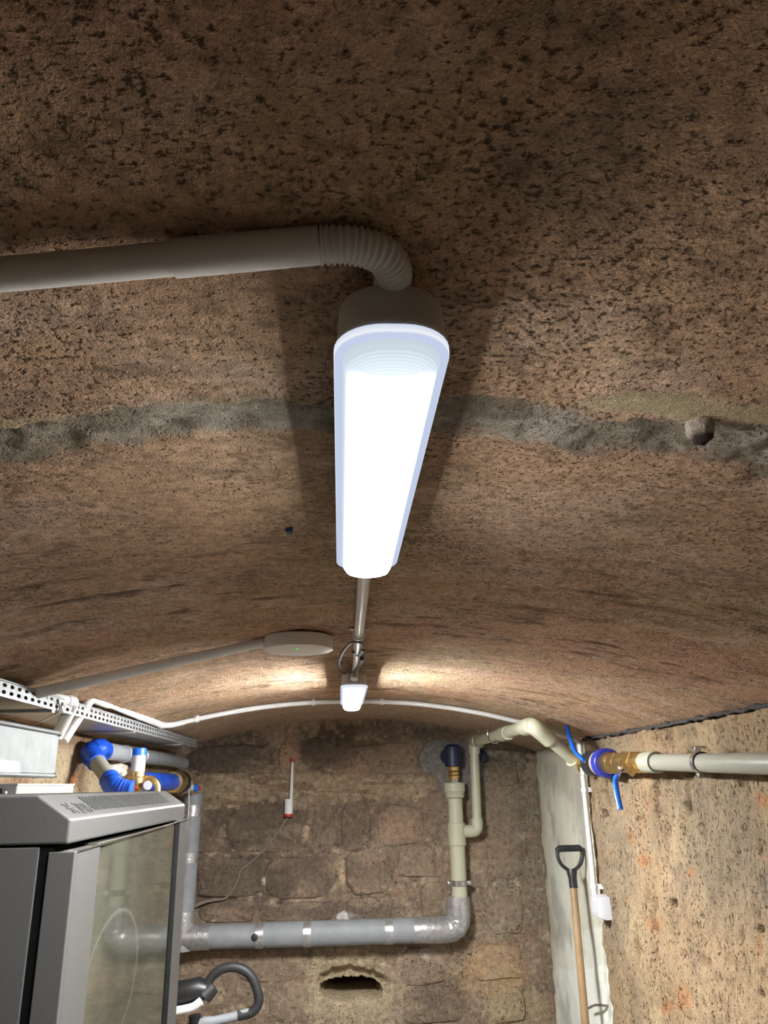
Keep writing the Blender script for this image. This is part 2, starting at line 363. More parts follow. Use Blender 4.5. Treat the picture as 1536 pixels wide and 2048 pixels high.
# ------------------------------------------------------------------ right wall, rough and pitted
def wall_x(name, X, ya, yb, step, zlo, ztop, m, colf, amp, sgn, topgap=0.0):
    yy = np.arange(ya, yb+1e-6, step); zz = np.linspace(0, 1, int((1.80-zlo)/step))
    gy, gz = np.meshgrid(yy, zz, indexing='ij'); y = gy.ravel(); t = gz.ravel()
    z = zlo+t*(ztop(y)-zlo); dd, col = colf(y, z)
    P = np.stack([X-sgn*dd*amp, y, z], 1)
    return surface(name, P, grid_faces(len(yy), len(zz)), m, col), P, yy, zz
def right_cols(y, z):
    h = z-CZ; px, py = topx(np.stack([np.full_like(y, XR), y, z], 1))
    dd = (fbm(y*3, z*2.2, 3, 61)-.5)*.05+(fbm(y*12, z*8, 4, 62)-.5)*.035+(fbm(y*40, z*24, 3, 63)-.5)*.012
    pit = sst(.64, .76, fbm(y*26, z*16, 4, 64)); dd -= pit*.009; dd += (fbm(y*60, z*30, 3, 60)-.5)*.012+(fbm(y*16, z*3.5, 3, 59)-.5)*.018
    c = np.tile(A(0.320, 0.231, 0.142), (len(y), 1))
    c = mixc(c, A(0.363, 0.273, 0.167), sst(.45, .7, fbm(y*4, z*3, 4, 65)))
    c = mixc(c, A(0.223, 0.171, 0.115), sst(.52, .72, fbm(y*5+4, z*4, 4, 66))*.85)
    c = mixc(c, A(0.176, 0.144, 0.104), blob(px, py, 1430, 1640, 110, 140, (fbm(y*9, z*9, 3, 67)-.5)*1.2, .6)*.7)
    c = mixc(c, A(0.176, 0.144, 0.104), blob(px, py, 1480, 1760, 90, 90, (fbm(y*9, z*9, 3, 69)-.5)*1.2, .6)*.6)
    c = mixc(c, A(0.266, 0.214, 0.150), blob(px, py, 1230, 1690, 40, 230, (fbm(y*9, z*9, 3, 70)-.5)*1.0, .6)*.7)
    c = mixc(c, A(0.351, 0.149, 0.059), sst(.78, .84, fbm(y*15, z*12, 3, 68))*.7)
    for (a, b, r1, r2) in ((1306, 1850, 11, 13), (1370, 1995, 18, 22), (1300, 1608, 6, 12), (1290, 1720, 7, 12), (1330, 2015, 16, 10), (1520, 1600, 12, 14)):
        c = mixc(c, A(0.373, 0.149, 0.055), blob(px, py, a, b, r1, r2, (fbm(y*60, z*60, 3, 71)-.5)*2.2, .45)*.55)
    for (a, b, r1, r2) in ((1375, 1615, 7, 16), (1352, 1808, 8, 9), (1402, 1832, 5, 4), (1206, 1583, 4, 5), (1207, 1628, 5, 8), (1520, 1860, 8, 8), (1525, 1988, 7, 8)):
        b0 = blob(px, py, a, b, r1, r2, (fbm(y*50, z*50, 3, 72)-.5)*.8, .3); dd -= b0*.03; c = mixc(c, A(0.085, 0.050, 0.025), b0*.7)
    c = mixc(c, A(0.128, 0.075, 0.039), pit*.45)
    return dd, np.concatenate([c, np.ones((len(y), 1))], 1)
topR = lambda y: vault(XR)-.012-.014*fbm(y*22, y*0, 4, 75)
o, PR, yy, zz = wall_x('wall_right', XR, -1.7, YEDGE, .0075, .25, topR, M['brick'], right_cols, 1.0, 1)
struct(o)
# its end face returns into the plastered recess beyond
e = PR.reshape(len(yy), len(zz), 3)[-1]; n = len(zz); st = []
for s in (0, .2, .5, 1.0): q = e.copy(); q[:, 0] = e[:, 0]+s*(.16); q[:, 1] += s*.02+(0 if s in (0,) else .006*(fbm(q[:, 2]*30, q[:, 2]*0+s*9, 3, 77)-.3)); st.append(q)
P = np.concatenate(st); c = np.tile(A(.48, .36, .26, 1), (len(P), 1))
ret = surface('wall_return', P, grid_faces(4, n), M['brick'], c); ret.parent = o
mb = MB().box((XR+.10, -1.7, .25), (XR+.14, YEDGE-.02, 1.80)); mb.build('gap_dark_backing', M['slot'], o)  # near-black backing, its colour stands in for shade deep in the gap

jy = np.arange(.3, YEDGE-.02, .007)  # dark grey tube standing in for the shadow in the wall-to-vault gap
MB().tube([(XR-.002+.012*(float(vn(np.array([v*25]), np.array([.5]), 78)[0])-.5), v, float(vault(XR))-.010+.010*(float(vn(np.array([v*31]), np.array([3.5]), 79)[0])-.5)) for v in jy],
          [.002+.0085*float(vn(np.array([v*42]), np.array([9.5]), 80)[0]) for v in jy], 8).build('gap_shade_strip', M['joint_shade'], o)
# ------------------------------------------------------------------ recess: grey cement render
def rec_cols(y, z):
    px, py = topx(np.stack([np.full_like(y, XREC), y, z], 1))
    dd = (fbm(y*4, z*3, 3, 81)-.5)*.012+(fbm(y*25, z*25, 2, 82)-.5)*.002
    c = np.tile(A(0.614, 0.601, 0.505), (len(y), 1))
    c = mixc(c, A(0.480, 0.461, 0.377), sst(.45, .7, fbm(y*3, z*3, 4, 83)))
    c = mixc(c, A(0.747, 0.747, 0.678), sst(.5, .7, fbm(y*2+9, z*2, 3, 84))*.6)
    edge = 1948-.10*(px-1067)+(fbm(px*.05, py*0, 2, 85)-.5)*8
    c = mixc(c, A(0.800, 0.827, 0.767), sst(-2, 2, py-edge)*.75); dd += sst(-2, 2, py-edge)*.004
    e2 = 1880-.3*(px-1107)
    c = mixc(c, A(0.747, 0.760, 0.690), sst(-2, 2, py-e2)*.5*sst(1095, 1110, px))
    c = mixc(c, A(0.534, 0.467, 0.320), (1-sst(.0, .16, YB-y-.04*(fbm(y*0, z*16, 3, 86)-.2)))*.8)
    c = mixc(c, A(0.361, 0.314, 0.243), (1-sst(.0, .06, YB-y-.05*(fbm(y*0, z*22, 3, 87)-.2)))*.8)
    c = c*(1+.34*(fbm(y*9, z*7, 4, 88)-.5))[:, None]
    c = mixc(c, A(.33, .32, .28), sst(.56, .72, fbm(y*7+2, z*5, 4, 89))*.6)
    c = c*A(.93, .95, .95)
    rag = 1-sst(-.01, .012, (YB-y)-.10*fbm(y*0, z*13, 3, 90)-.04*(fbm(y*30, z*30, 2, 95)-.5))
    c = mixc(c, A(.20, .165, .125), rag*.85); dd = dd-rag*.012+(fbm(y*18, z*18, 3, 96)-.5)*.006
    return dd, np.concatenate([c, np.full((len(y), 1), .4)], 1)
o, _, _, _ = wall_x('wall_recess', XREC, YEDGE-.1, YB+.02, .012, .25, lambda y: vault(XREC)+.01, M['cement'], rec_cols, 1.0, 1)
struct(o)

# ------------------------------------------------------------------ left wall
def left_cols(y, z):
    dd = (fbm(y*3, z*3, 3, 91)-.5)*.03+(fbm(y*14, z*14, 4, 92)-.5)*.02
    c = np.tile(A(0.346, 0.268, 0.171), (len(y), 1)); c = mixc(c, A(0.254, 0.164, 0.100), sst(.5, .7, fbm(y*5, z*5, 4, 93)))
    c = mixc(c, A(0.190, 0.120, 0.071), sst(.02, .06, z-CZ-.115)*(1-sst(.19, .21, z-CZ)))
    c = mixc(c, A(0.346, 0.147, 0.067), sst(.66, .72, fbm(y*9, z*12, 3, 94)))
    return dd, np.concatenate([c, np.ones((len(y), 1))], 1)
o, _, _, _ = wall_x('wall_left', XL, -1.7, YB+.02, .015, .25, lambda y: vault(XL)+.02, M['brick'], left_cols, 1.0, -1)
struct(o)

lump = onX(228, 1541, XL+.01); mb = MB(); V = []
for r_i, (r, dx) in enumerate(((.085, -.01), (.07, .02), (.04, .045), (.01, .05))):
    for a in range(14):
        q = r*(1+.5*(rng.random()-.5)); V.append((XL+.005+dx+.012*rng.random(), lump[1]+q*math.cos(a*PI/7)*1.2, lump[2]+q*.55*math.sin(a*PI/7)))
mb.add(V, [(i*14+a, i*14+(a+1) % 14, (i+1)*14+(a+1) % 14, (i+1)*14+a) for i in range(3) for a in range(14)]+[tuple(range(42, 56))])
mb.build('plaster_lump', M['cement'], o, colors=np.tile(A(.62, .56, .48, .3), (56, 1)))['label'] = 'pale lump of plaster'
# ------------------------------------------------------------------ back wall: stained stone blocks, mortar, open hole
def back_base(x, z):
    px, py = topx(np.stack([x, np.full_like(x, YB), z], 1))
    q = (fbm(px*.03, py*.03, 4, 101)-.5); q2 = fbm(px*.09, py*.09, 4, 102)-.5
    c = np.tile(A(0.242, 0.184, 0.132), (len(x), 1))
    c = mixc(c, A(0.347, 0.273, 0.196), sst(.0, .25, q+q2*.7)*.8)
    c = mixc(c, A(0.291, 0.195, 0.136), sst(.08, .3, fbm(px*.018+5, py*.03, 3, 103)-.45)*.7)
    dk = A(0.117, 0.092, 0.073)
    for (a, b, r1, r2, s) in ((455, 1512, 115, 36, .85), (670, 1497, 75, 42, .85), (740, 1462, 120, 18, .6), (880, 1470, 60, 14, .5), (500, 1655, 130, 45, .8), (470, 1765, 120, 60, .75),
                              (600, 1745, 90, 45, .7), (710, 1650, 60, 45, .6), (740, 1745, 60, 30, .45), (600, 1822, 160, 20, .6), (880, 1990, 60, 26, .6), (1010, 1520, 60, 16, .8), (1045, 1620, 14, 130, .5)):
        c = mixc(c, dk, blob(px, py, a, b, r1, r2, q*1.3+q2*1.3, .4)*s)
    top = 1552+.012*(px-560)+q*40; bot = np.interp(px, [380, 430, 520, 600, 760, 850, 900], [1625, 1620, 1598, 1592, 1602, 1590, 1570])+q2*46
    bnd = sst(-4, 4, py-top)*(1-sst(-4, 4, py-bot))*(1-sst(840, 880, px))
    c = mixc(c, A(0.404, 0.325, 0.214), bnd*(.55+.45*sst(-.1, .12, q2+q)))
    c = mixc(c, A(0.218, 0.149, 0.098), bnd*sst(.06, .16, fbm(px*.02, py*.12, 3, 104)-.5)*.8)
    for (a, b, r1, r2) in ((705, 1530, 26, 22), (800, 1660, 40, 26), (575, 1510, 22, 40)):
        c = mixc(c, A(0.339, 0.220, 0.150), blob(px, py, a, b, r1, r2, q2*1.4, .3)*.8)
    c = mixc(c, A(0.242, 0.212, 0.158), sst(940, 1000, px)*(1-sst(1840, 1880, py))*sst(-.1, .2, q2+.05)*.8)
    c = mixc(c, A(0.404, 0.273, 0.158), blob(px, py, 985, 1945, 62, 52, q2*1.6, .35)*.8)
    c = mixc(c, A(0.388, 0.320, 0.187), blob(px, py, 1025, 2020, 60, 40, q2*1.6, .35)*.7)
    c = mixc(c, A(0.445, 0.364, 0.241), blob(px, py, 700, 1985, 98, 80, q2*1.4+q, .3)*.8)
    c = mixc(c, A(0.445, 0.361, 0.249), sst(.2, .26, q2)*.7*sst(1620, 1700, py))
    c = mixc(c, A(0.388, 0.282, 0.204), sst(.22, .27, fbm(px*.14, py*.14, 3, 105)-.5)*.6)
    for (a, b, r1, r2, k) in ((530, 1764, 6, 6, (.62, .55, .40)), (772, 1806, 4, 8, (.62, .60, .60)), (688, 1832, 12, 8, (.62, .62, .60)), (442, 1757, 6, 6, (.55, .38, .20)), (606, 1778, 6, 4, (.55, .42, .30)),
                              (513, 1700, 12, 6, (.50, .36, .28)), (685, 1745, 5, 22, (.55, .40, .26)), (612, 1665, 7, 14, (.52, .38, .28)), (850, 1905, 10, 8, (.48, .45, .42)), (845, 1918, 3, 8, (.62, .40, .24))):
        c = mixc(c, A(*k), blob(px, py, a, b, r1, r2, q2*2.0, .4)*.85)
    return px, py, c, q, q2
xs = np.arange(-1.05, 1.24, .0065); zs = np.arange(.25, 1.96, .0065)
gx, gz = np.meshgrid(xs, zs, indexing='ij'); x = gx.ravel(); z = gz.ravel()
px, py, c, q, q2 = back_base(x, z)
dd = (fbm(x*3, z*3, 3, 110)-.5)*.03+(fbm(x*16, z*16, 4, 111)-.5)*.022
hole = blob(px, py, 704, 1982, 58, 21, q2*.5, .12)*(1-sst(1996, 2003, py+.08*(px-704)))
hood = blob(px, py, 705, 1962, 62, 26, q2*.6, .3)
dd -= hood*.07; dd -= hole*.75
c = mixc(c, A(.04, .032, .028), hole*.0)
P = np.stack([x, YB-dd, z], 1); al = np.full((len(x), 1), .8)
wb = struct(surface('wall_back', P, grid_faces(len(xs), len(zs)), M['back'], np.concatenate([c, al], 1)))
blocks = [(378, 1490, 545, 1545, .75), (606, 1478, 712, 1540, .72), (722, 1488, 838, 1548, 1.15), (560, 1486, 600, 1545, 1.2), (398, 1628, 446, 1708, .85), (452, 1612, 606, 1706, .8), (626, 1606, 676, 1700, .9),
          (684, 1604, 742, 1700, .85), (756, 1610, 848, 1688, 1.15), (392, 1716, 522, 1792, .85), (528, 1708, 676, 1796, .8), (690, 1702, 778, 1786, .95), (796, 1694, 872, 1756, 1.1), (400, 1802, 512, 1846, .8),
          (520, 1806, 668, 1846, .8), (690, 1796, 790, 1846, .85), (838, 1766, 902, 1838, .95), (400, 1890, 470, 1930, .9), (480, 1886, 612, 1962, 1.0), (540, 1970, 618, 2044, .9), (800, 1896, 905, 1968, 1.05), (806, 1976, 925, 2046, .8),
          (938, 1890, 1048, 1960, 1.15), (976, 1968, 1052, 2044, 1.1), (966, 1580, 1046, 1660, 1.0), (972, 1668, 1050, 1760, 1.05), (970, 1768, 1052, 1870, 1.05), (975, 1520, 1040, 1572, .8)]
for i, (x0, y0, x1, y1, tint) in enumerate(blocks):
    a, b = onY(x0, y0, YB), onY(x1, y1, YB); cxm, czm = (a[0]+b[0])/2, (a[2]+b[2])/2; hw, hh = (b[0]-a[0])/2, (a[2]-b[2])/2
    V = []; n = 24
    for ring_i, (ins, dep) in enumerate(((1.02, .006), (1.0, -.004), (.93, -.0105), (.55, -.012))):
        for k in range(n):
            t = 2*PI*k/n; ct, sn = math.cos(t), math.sin(t); e = 2/(3.0+2*((i*37) % 5)/4)
            ux, uz = abs(ct)**e*np.sign(ct), abs(sn)**e*np.sign(sn)
            wv = 1+.22*(vn(np.array([i*7.3+math.cos(t)*1.6]), np.array([math.sin(t)*1.6]), 120)[0]-.6)+.12*(vn(np.array([i*3.3+math.cos(t)*5]), np.array([math.sin(t)*5]), 121)[0]-.5)
            V.append((cxm+hw*ux*ins*wv, YB+dep+.006*(vn(np.array([i*5.1+ux*2]), np.array([uz*2.0+ring_i]), 122)[0]-.5), czm+hh*uz*ins*wv))
    V.append((cxm, YB-.012, czm)); mb = MB()
    mb.add(V, [(r*n+k, r*n+(k+1) % n, (r+1)*n+(k+1) % n, (r+1)*n+k) for r in range(3) for k in range(n)]+[(3*n+k, 3*n+(k+1) % n, 4*n) for k in range(n)])
    vv = np.array(V); _, _, cc, _, _ = back_base(vv[:, 0], vv[:, 2]); cc = cc*.75+cc.mean(0)*.25; tint = 1+(tint-1)*.6
    mb.build('stone_block', M['back'], wb, colors=np.concatenate([np.clip(cc*tint, 0, 1), np.full((len(vv), 1), .8)], 1))
# fresh cement patched around the blue sleeve
def patch(name, cpx, cpy, outline, dep, base, parent):
    V = []; n = len(outline)
    for ins, dp in ((1, .006), (.97, -dep*.7), (.85, -dep), (.4, -dep*1.1)):
        for (a, b) in outline:
            p = onY(cpx+(a-cpx)*ins, cpy+(b-cpy)*ins, YB); V.append((p[0], YB+dp+.004*(rng.random()-.5), p[2]))
    p = onY(cpx, cpy, YB); V.append((p[0], YB-dep, p[2])); mb = MB()
    mb.add(V, [(r*n+k, r*n+(k+1) % n, (r+1)*n+(k+1) % n, (r+1)*n+k) for r in range(3) for k in range(n)]+[(3*n+k, 3*n+(k+1) % n, 4*n) for k in range(n)])
    return mb.build(name, M['back'], parent, colors=np.tile(np.append(base, .3), (len(V), 1)))
patch('cement_patch', 880, 1530, [(838, 1508), (846, 1490), (856, 1482), (880, 1478), (915, 1482), (962, 1484), (970, 1500), (966, 1530), (975, 1560), (955, 1590), (900, 1592), (882, 1580), (872, 1560), (868, 1545), (845, 1545), (836, 1530)], .026, A(.215, .205, .19), wb)

# ------------------------------------------------------------------ floor, front wall
o = MB().box((-1.1, -1.75, -.1), (1.4, 5.0, 0)).build('floor', M['floor']); struct(o)
o = MB().box((-1.1, -1.8, 0), (1.4, -1.7, 2.0)).build('wall_front', M['floor']); struct(o)
for nm, a, b in (('wall_plinth_left', (-1.12, -1.7, 0), (XL+.0, 5.0, .26)), ('wall_plinth_right', (XR+.0, -1.7, 0), (1.4, 5.0, .26)), ('wall_plinth_back', (XL, YB, 0), (XR, 5.0, .26))):
    struct(MB().box(a, b).build(nm, M['floor']))

# ------------------------------------------------------------------ batten lamps
def rrect(a, b, r, n=8):
    out = []; r = min(r, a, b)
    for (sx, sy, t0) in ((1, 1, 0), (-1, 1, PI/2), (-1, -1, PI), (1, -1, 1.5*PI)):
        for k in range(n+1):
            t = t0+PI/2*k/n; out.append((sx*(a-r)+r*math.cos(t), sy*(b-r)+r*math.sin(t)))
    return out
def loops(rows):   # rows: (outline, z) -> verts, faces
    n = len(rows[0][0]); vs = [(p[0], p[1], z) for o_, z in rows for p in o_]
    return vs, [(i*n+k, i*n+(k+1) % n, (i+1)*n+(k+1) % n, (i+1)*n+k) for i in range(len(rows)-1) for k in range(n)]
def lamp(label, cx, cy, zf, half, LAMP, sidef):
    t = thing('batten_lamp', label, 'lamp', (cx, cy, zf), 'sealed batten lamps along the crown')
    rows = [(rrect(.0395, half-.006, .033), .041), (rrect(.0415, half-.003, .035), .037), (rrect(.0435, half-.001, .036), .002)]
    vs, fs = loops(rows); n = len(rows[0][0])
    MB().add([(p[0]+cx, p[1]+cy, p[2]+zf) for p in vs], fs+[tuple(range(n))]).build('housing', M['housing'], t)
    rows = [(rrect(.0435, half-.001, .036), .003), (rrect(.0455, half+.001, .038), .002), (rrect(.0455, half+.001, .038), -.004), (rrect(.0445, half, .037), -.0055), (rrect(.0380, half-.0072, .0380*.86), -.0056)]
    vs, fs = loops(rows)
    col = np.tile(A(.48, .53, .65, 1), (len(vs), 1)); col[n*2:n*3] = (.70, .715, .76, 1); col[n*3:] = (.43, .49, .65, 1)
    MB().add([(p[0]+cx, p[1]+cy, p[2]+zf) for p in vs], fs).build('rim', M['glow'], t, colors=col)
    rows = []; g = []; K = 26
    for k in range(K+1):
        u = k/K; a = .0385-.0105*u; b = half-.007-.030*u
        ridge = .0009*(1 if k % 2 else 0) if 3 < k < 24 else 0
        rows.append((rrect(a, b, a*(.86+.09*u)), -.0055-.0225*u**.7-ridge))
        e = .72+.5*u+(.10 if k % 2 else -.06)*(1 if 3 < k < 24 else 0)
        if u > .75: e += 6*((u-.75)/.25)**2
        g.append(e*(LAMP/235)**.5)
    for a, b, zz_, e in ((.0262, half-.040, -.0292, LAMP*.5), (.021, half-.046, -.0308, LAMP*.6), (.012, half-.056, -.0318, LAMP*.6), (.002, half-.066, -.0322, LAMP*.6)):
        rows.append((rrect(a, b, a*.95), zz_)); g.append(e)
    vs, fs = loops(rows); c_ = []
    for i_, e in enumerate(g):
        for p in rows[i_][0]:
            en = float(sst(half-.09, half-.030, abs(p[1]))); u = min(1, i_/K)
            side = .8*(LAMP/235)**.5+LAMP*sidef*u**4.5; ee = e if i_ > K else side+(e-side)*en
            c_.append(np.append((A(*LAMPC) if ee > 3 else A(.80, .90, 1.0)*.81)*ee, 1))
    L0 = len(rows)-1
    MB().add([(p[0]+cx, p[1]+cy, p[2]+zf) for p in vs], fs+[tuple(range(L0*n, L0*n+n))]).build('diffuser', M['glow'], t, colors=np.array(c_))
    for s in (-1, 1): MB().box((cx-.022, cy+s*half*.62-.012, zf+.040), (cx+.022, cy+s*half*.62+.012, float(vault(cx))+.001)).build('mounting_bracket', M['zincdull'], t)
    return t
ZF = .320+CZ
lamp('large near batten lamp glowing white below the vault crown', .0405, .823, ZF, .332, LAMP, 2.0)
lamp('far batten lamp, small and bright, near the end wall', .0475, 2.92, .312+CZ, .315, LAMP*5.2, 3.6)

# ------------------------------------------------------------------ conduits on the vault
def clip(parent, p, tdir, r, m, up=None):        # C-shaped snap clip around a conduit at p
    return MB().torus(p, tdir, r+.0015, .0028, 24, 6, 2.4).build('clip', m, parent)
RC = .0125
t = thing('cable_conduit', 'wide grey conduit from the left edge with ribbed elbow above the near lamp', 'conduit', onV(300, 500, RC))
pa, pb = onZ(-120, 520, .370), onZ(640, 490, .3705); pa[2] = vault(pa[0])-RC-.002
p_mid = lerp(pa, pb, .62)
run = [np.array([v, pa[1]+(pa[0]-v)*.03, float(vault(v))-RC-.002]) for v in np.linspace(XL+.01, pa[0]-.05, 12)]
MB().tube(run+[pa, p_mid], RC, 24).build('pipe', M['conduit'], t)
MB().tube([p_mid, pb], RC*1.13, 24).build('sleeve', M['conduit'], t)
pe = np.array([.040, .515, ZF+.0475])
ctrl = [pb, pb+A(.022, -.0005, 0), pb+A(.044, .007, -.001), pe+A(.0, -.026, .001), pe+A(.0, -.004, .0)]
sp = spline(ctrl, 40); L_ = np.concatenate([[0], np.cumsum(np.linalg.norm(np.diff(np.array(sp), axis=0), axis=1))])
nn = 300; pp_ = [np.array([np.interp(s, L_, np.array(sp)[:, j]) for j in range(3)]) for s in np.linspace(0, L_[-1], nn)]
rb = [RC*(1.10+.08*math.sin(2*PI*20*i/nn)) for i in range(nn)]
MB().tube(pp_, rb, 24).build('ribbed_elbow', M['conduit'], t)
MB().tube([pe+A(.001, -.010, .001), pe+A(0, .012, 0)], .0132, 20).build('gland', M['conduit'], t)

t = thing('cable_conduit', 'straight conduit along the crown between the two lamps', 'conduit', (.045, 1.8, vault(.045)-RC))
qa = np.array([.044, 1.165, vault(.044)-RC-.004]); qb = onV(718, 1268, RC+.004); qc = onV(711, 1338, RC+.006); qd = np.array([.047, 2.595, .330+CZ])
MB().tube([qa, qb, lerp(qb, qc, .35)], RC*.98, 20).build('pipe', M['conduit'], t)
MB().tube([lerp(qb, qc, .3), qc], RC*.8, 20).build('thin_pipe', M['conduit'], t)
MB().tube([qc, lerp(qc, qd, .5), qd], RC*.95, 20).build('coupling', M['white'], t)
mb = MB().torus(qb, qc-qb, RC+.002, .0028, 24, 6, 1.6); mb.box((qb[0]-.024, qb[1]-.005, qb[2]+.010), (qb[0]+.024, qb[1]+.005, qb[2]+.015))
mb.build('saddle_clip', M['conduit'], t)
# cable tie hanging off the conduit
pt = [onV(a, b, RC+.02) for a, b in ((725, 1292), (722, 1286), (712, 1284), (700, 1287), (688, 1300), (679, 1318), (677, 1332), (682, 1343), (692, 1348), (706, 1345), (717, 1335), (725, 1322), (728, 1312), (727, 1300), (722, 1308), (712, 1312), (706, 1305))]
mb = MB().tube(spline(pt, 6), .0048, 8, flat=.5); k = onV(724, 1317, RC+.024); mb.box(k-.0055, k+.0055)
tag(mb.build('cable_tie', M['rubber']), 'black cable tie loop hanging from the conduit beside the far lamp', 'cable tie')

# ------------------------------------------------------------------ round access point and its conduit
pc = onV(597, 1272, .0); pc[2] = vault(pc[0]); RA = .093
t = thing('access_point', 'round flat beige wireless access point with a green light under the vault', 'access point', pc)
ztop = pc[2]-.003
MB().lathe((pc[0], pc[1], ztop), (0, 0, -1), [(0, RA*.94), (.002, RA*.99), (.033, RA), (.034, RA*.998)], 64).build('body', M['ap'], t)
MB().lathe((pc[0], pc[1], ztop-.034), (0, 0, -1), [(0, RA*.998), (.0015, RA*.992), (.002, RA*.98), (.0025, RA*.2), (.0025, .0)], 64).build('face_plate', M['ap'], t)
MB().box((pc[0]-.004, pc[1]-.035, ztop-.0378), (pc[0]+.004, pc[1]-.026, ztop-.0358)).build('status_light', M['green'], t, bevel=.001)
q0 = np.array([pc[0]-RA*.97, pc[1]-.01, ztop-.014])
t = thing('cable_conduit', 'grey conduit running from the round access point to the left wall', 'conduit', q0)
e1 = onV(45, 1392, RC+.006); e2 = onX(150, 1403, -.80); e3 = onX(112, 1475, -.84)
MB().tube([q0, lerp(q0, e1, .9)], [RC, RC*1.2], 20).build('pipe', M['conduit'], t)
MB().tube(fillet([lerp(q0, e1, .9), e1, lerp(e1, e2, .35)], .045, 10), RC*1.25, 20).build('elbow', M['conduit'], t)
MB().tube([lerp(e1, e2, .35), lerp(e1, e2, .85)], RC*1.30, 20).build('pipe', M['white'], t)
MB().tube(fillet([lerp(e1, e2, .8), e2, lerp(e2, e3, .5)], .05, 10), RC*1.42, 20).build('elbow', M['white'], t)
MB().tube([lerp(e2, e3, .45), e3], RC*1.45, 20).build('drop_pipe', M['conduit'], t)
# conduit along the left side of the vault, up from the duct
f3 = onX(124, 1482, -.84); f2 = onX(182, 1393, -.80); f1 = onV(325, 1451, RC)
f2b = onV(200, 1404, RC)
t = thing('cable_conduit', 'white conduit beside the perforated tray, bent down to the galvanised duct', 'conduit', f2)
MB().tube([f3, lerp(f3, f2, .75)], RC*1.45, 20).build('drop_pipe', M['conduit'], t)
MB().tube(fillet([lerp(f3, f2, .7), f2, lerp(f2, f1, .18)], .05, 10), RC*1.5, 20).build('elbow', M['conduit'], t)
MB().tube([lerp(f2, f1, .15), f1], RC*1.12, 20).build('pipe', M['white'], t)
for s in (.18, .6, .97):
    k = lerp(f2, f1, s); mb = MB().torus(k, f1-f2, RC+.0015, .003, 24, 6, 2.0)
    mb.box((k[0]-.003, k[1]-.006, k[2]+RC), (k[0]+.004, k[1]+.006, float(vault(k[0]))+.004)); mb.build('clip', M['white'], t)
# arched conduit across the vault in front of the end wall
def arch_pts(pa, pb, n=14):
    out = []
    for i in range(n+1):
        x_ = pa[0]+(pb[0]-pa[0])*i/n; out.append(np.array([x_, pa[1]+(pb[1]-pa[1])*i/n, vault(x_)-.011-.004]))
    return out
g0 = onV(345, 1450, .015); g1 = onV(672, 1404, .015); g2 = onV(740, 1405, .015); g3 = onV(1060, 1449, .015)
g3[1] = 3.76; g2[1] = g1[1] = 3.70
t = thing('cable_conduit', 'arched white conduit across the vault behind the far lamp', 'conduit', (.05, 3.7, vault(.05)))
left = arch_pts(g0, g1); right = arch_pts(g2, g3); end = onV(1148, 1466, .02); end[1] = 3.72
MB().tube(left, .011, 16).build('pipe', M['white'], t)
MB().tube([left[-1], right[0]], .011, 16).build('pipe', M['white'], t)
MB().tube(right, .011, 16).build('pipe', M['white'], t)
MB().tube(fillet([f1, lerp(f1, left[0], .5), left[0], left[1]], .03, 6), .0125, 16).build('elbow', M['white'], t)
d0 = onX(1163, 1480, 1.12); d1 = onX(1166, 1552, 1.12); d2 = onX(1188, 1790, 1.12)
for y_ in (d0, d1, d2): y_[1] = 3.70
MB().tube(fillet([right[-1], lerp(right[-1], d0, .75), d0, d1], .06, 8), .0115, 16).build('elbow', M['white'], t)
for (a, b, side) in ((400, 1436, 0), (622, 1407, 0), (770, 1408, 1)):
    k = onV(a, b, .015); k[1] = 3.66; src = left if side == 0 else right
    i = int(np.argmin([abs(q[0]-k[0]) for q in src[:-1]])); T_ = np.array(src[i+1])-np.array(src[i]); k = np.array(src[i])
    mb = MB().torus(k, T_, .0125, .0032, 24, 6, 3.2); mb.box((k[0]-.008, k[1]-.008, k[2]+.010), (k[0]+.008, k[1]+.008, float(vault(k[0]))+.003))
    mb.build('clip', M['white'], t)
t = thing('cable_conduit', 'white conduit dropping down the wall corner to the switch box', 'conduit', d1)
MB().tube([d1, d2], .0115, 16).build('pipe', M['white'], t)
for s in (.12, .93):
    k = lerp(d1, d2, s); mb = MB().torus(k, d2-d1, .013, .0032, 24, 6, 3.0); mb.box((k[0]+.011, k[1]-.008, k[2]-.010), (XR+.015, k[1]+.008, k[2]+.010))
    mb.build('clip', M['white'], t)
# surface switch box
k = onX(1187, 1812, 1.105); zb, zt = onX(1187, 1833, 1.105)[2], onX(1187, 1790, 1.105)[2]
t = thing('switch_box', 'small white surface mounted switch box at the corner of the rough wall', 'switch', (XR, 3.64, zb))
mb = MB(); yA, yB_ = 3.585, 3.70
vs = []
for X_, ins in ((XR+.02, 0), (XR-.025, 0), (XR-.052, .010)):
    vs += [(X_, yA+ins, zb+ins), (X_, yB_-ins, zb+ins), (X_, yB_-ins, zt-ins*.6), (X_, yA+ins, zt-ins*.6)]
mb.add(vs, [(0, 1, 5, 4), (1, 2, 6, 5), (2, 3, 7, 6), (3, 0, 4, 7), (4, 5, 9, 8), (5, 6, 10, 9), (6, 7, 11, 10), (7, 4, 8, 11), (8, 9, 10, 11), (3, 2, 1, 0)])
mb.build('body', M['switch'], t, bevel=.003)
MB().box((XR-.057, yA+.022, zb+.022), (XR-.051, yB_-.022, zt-.02)).build('rocker', M['switch'], t, bevel=.0015)

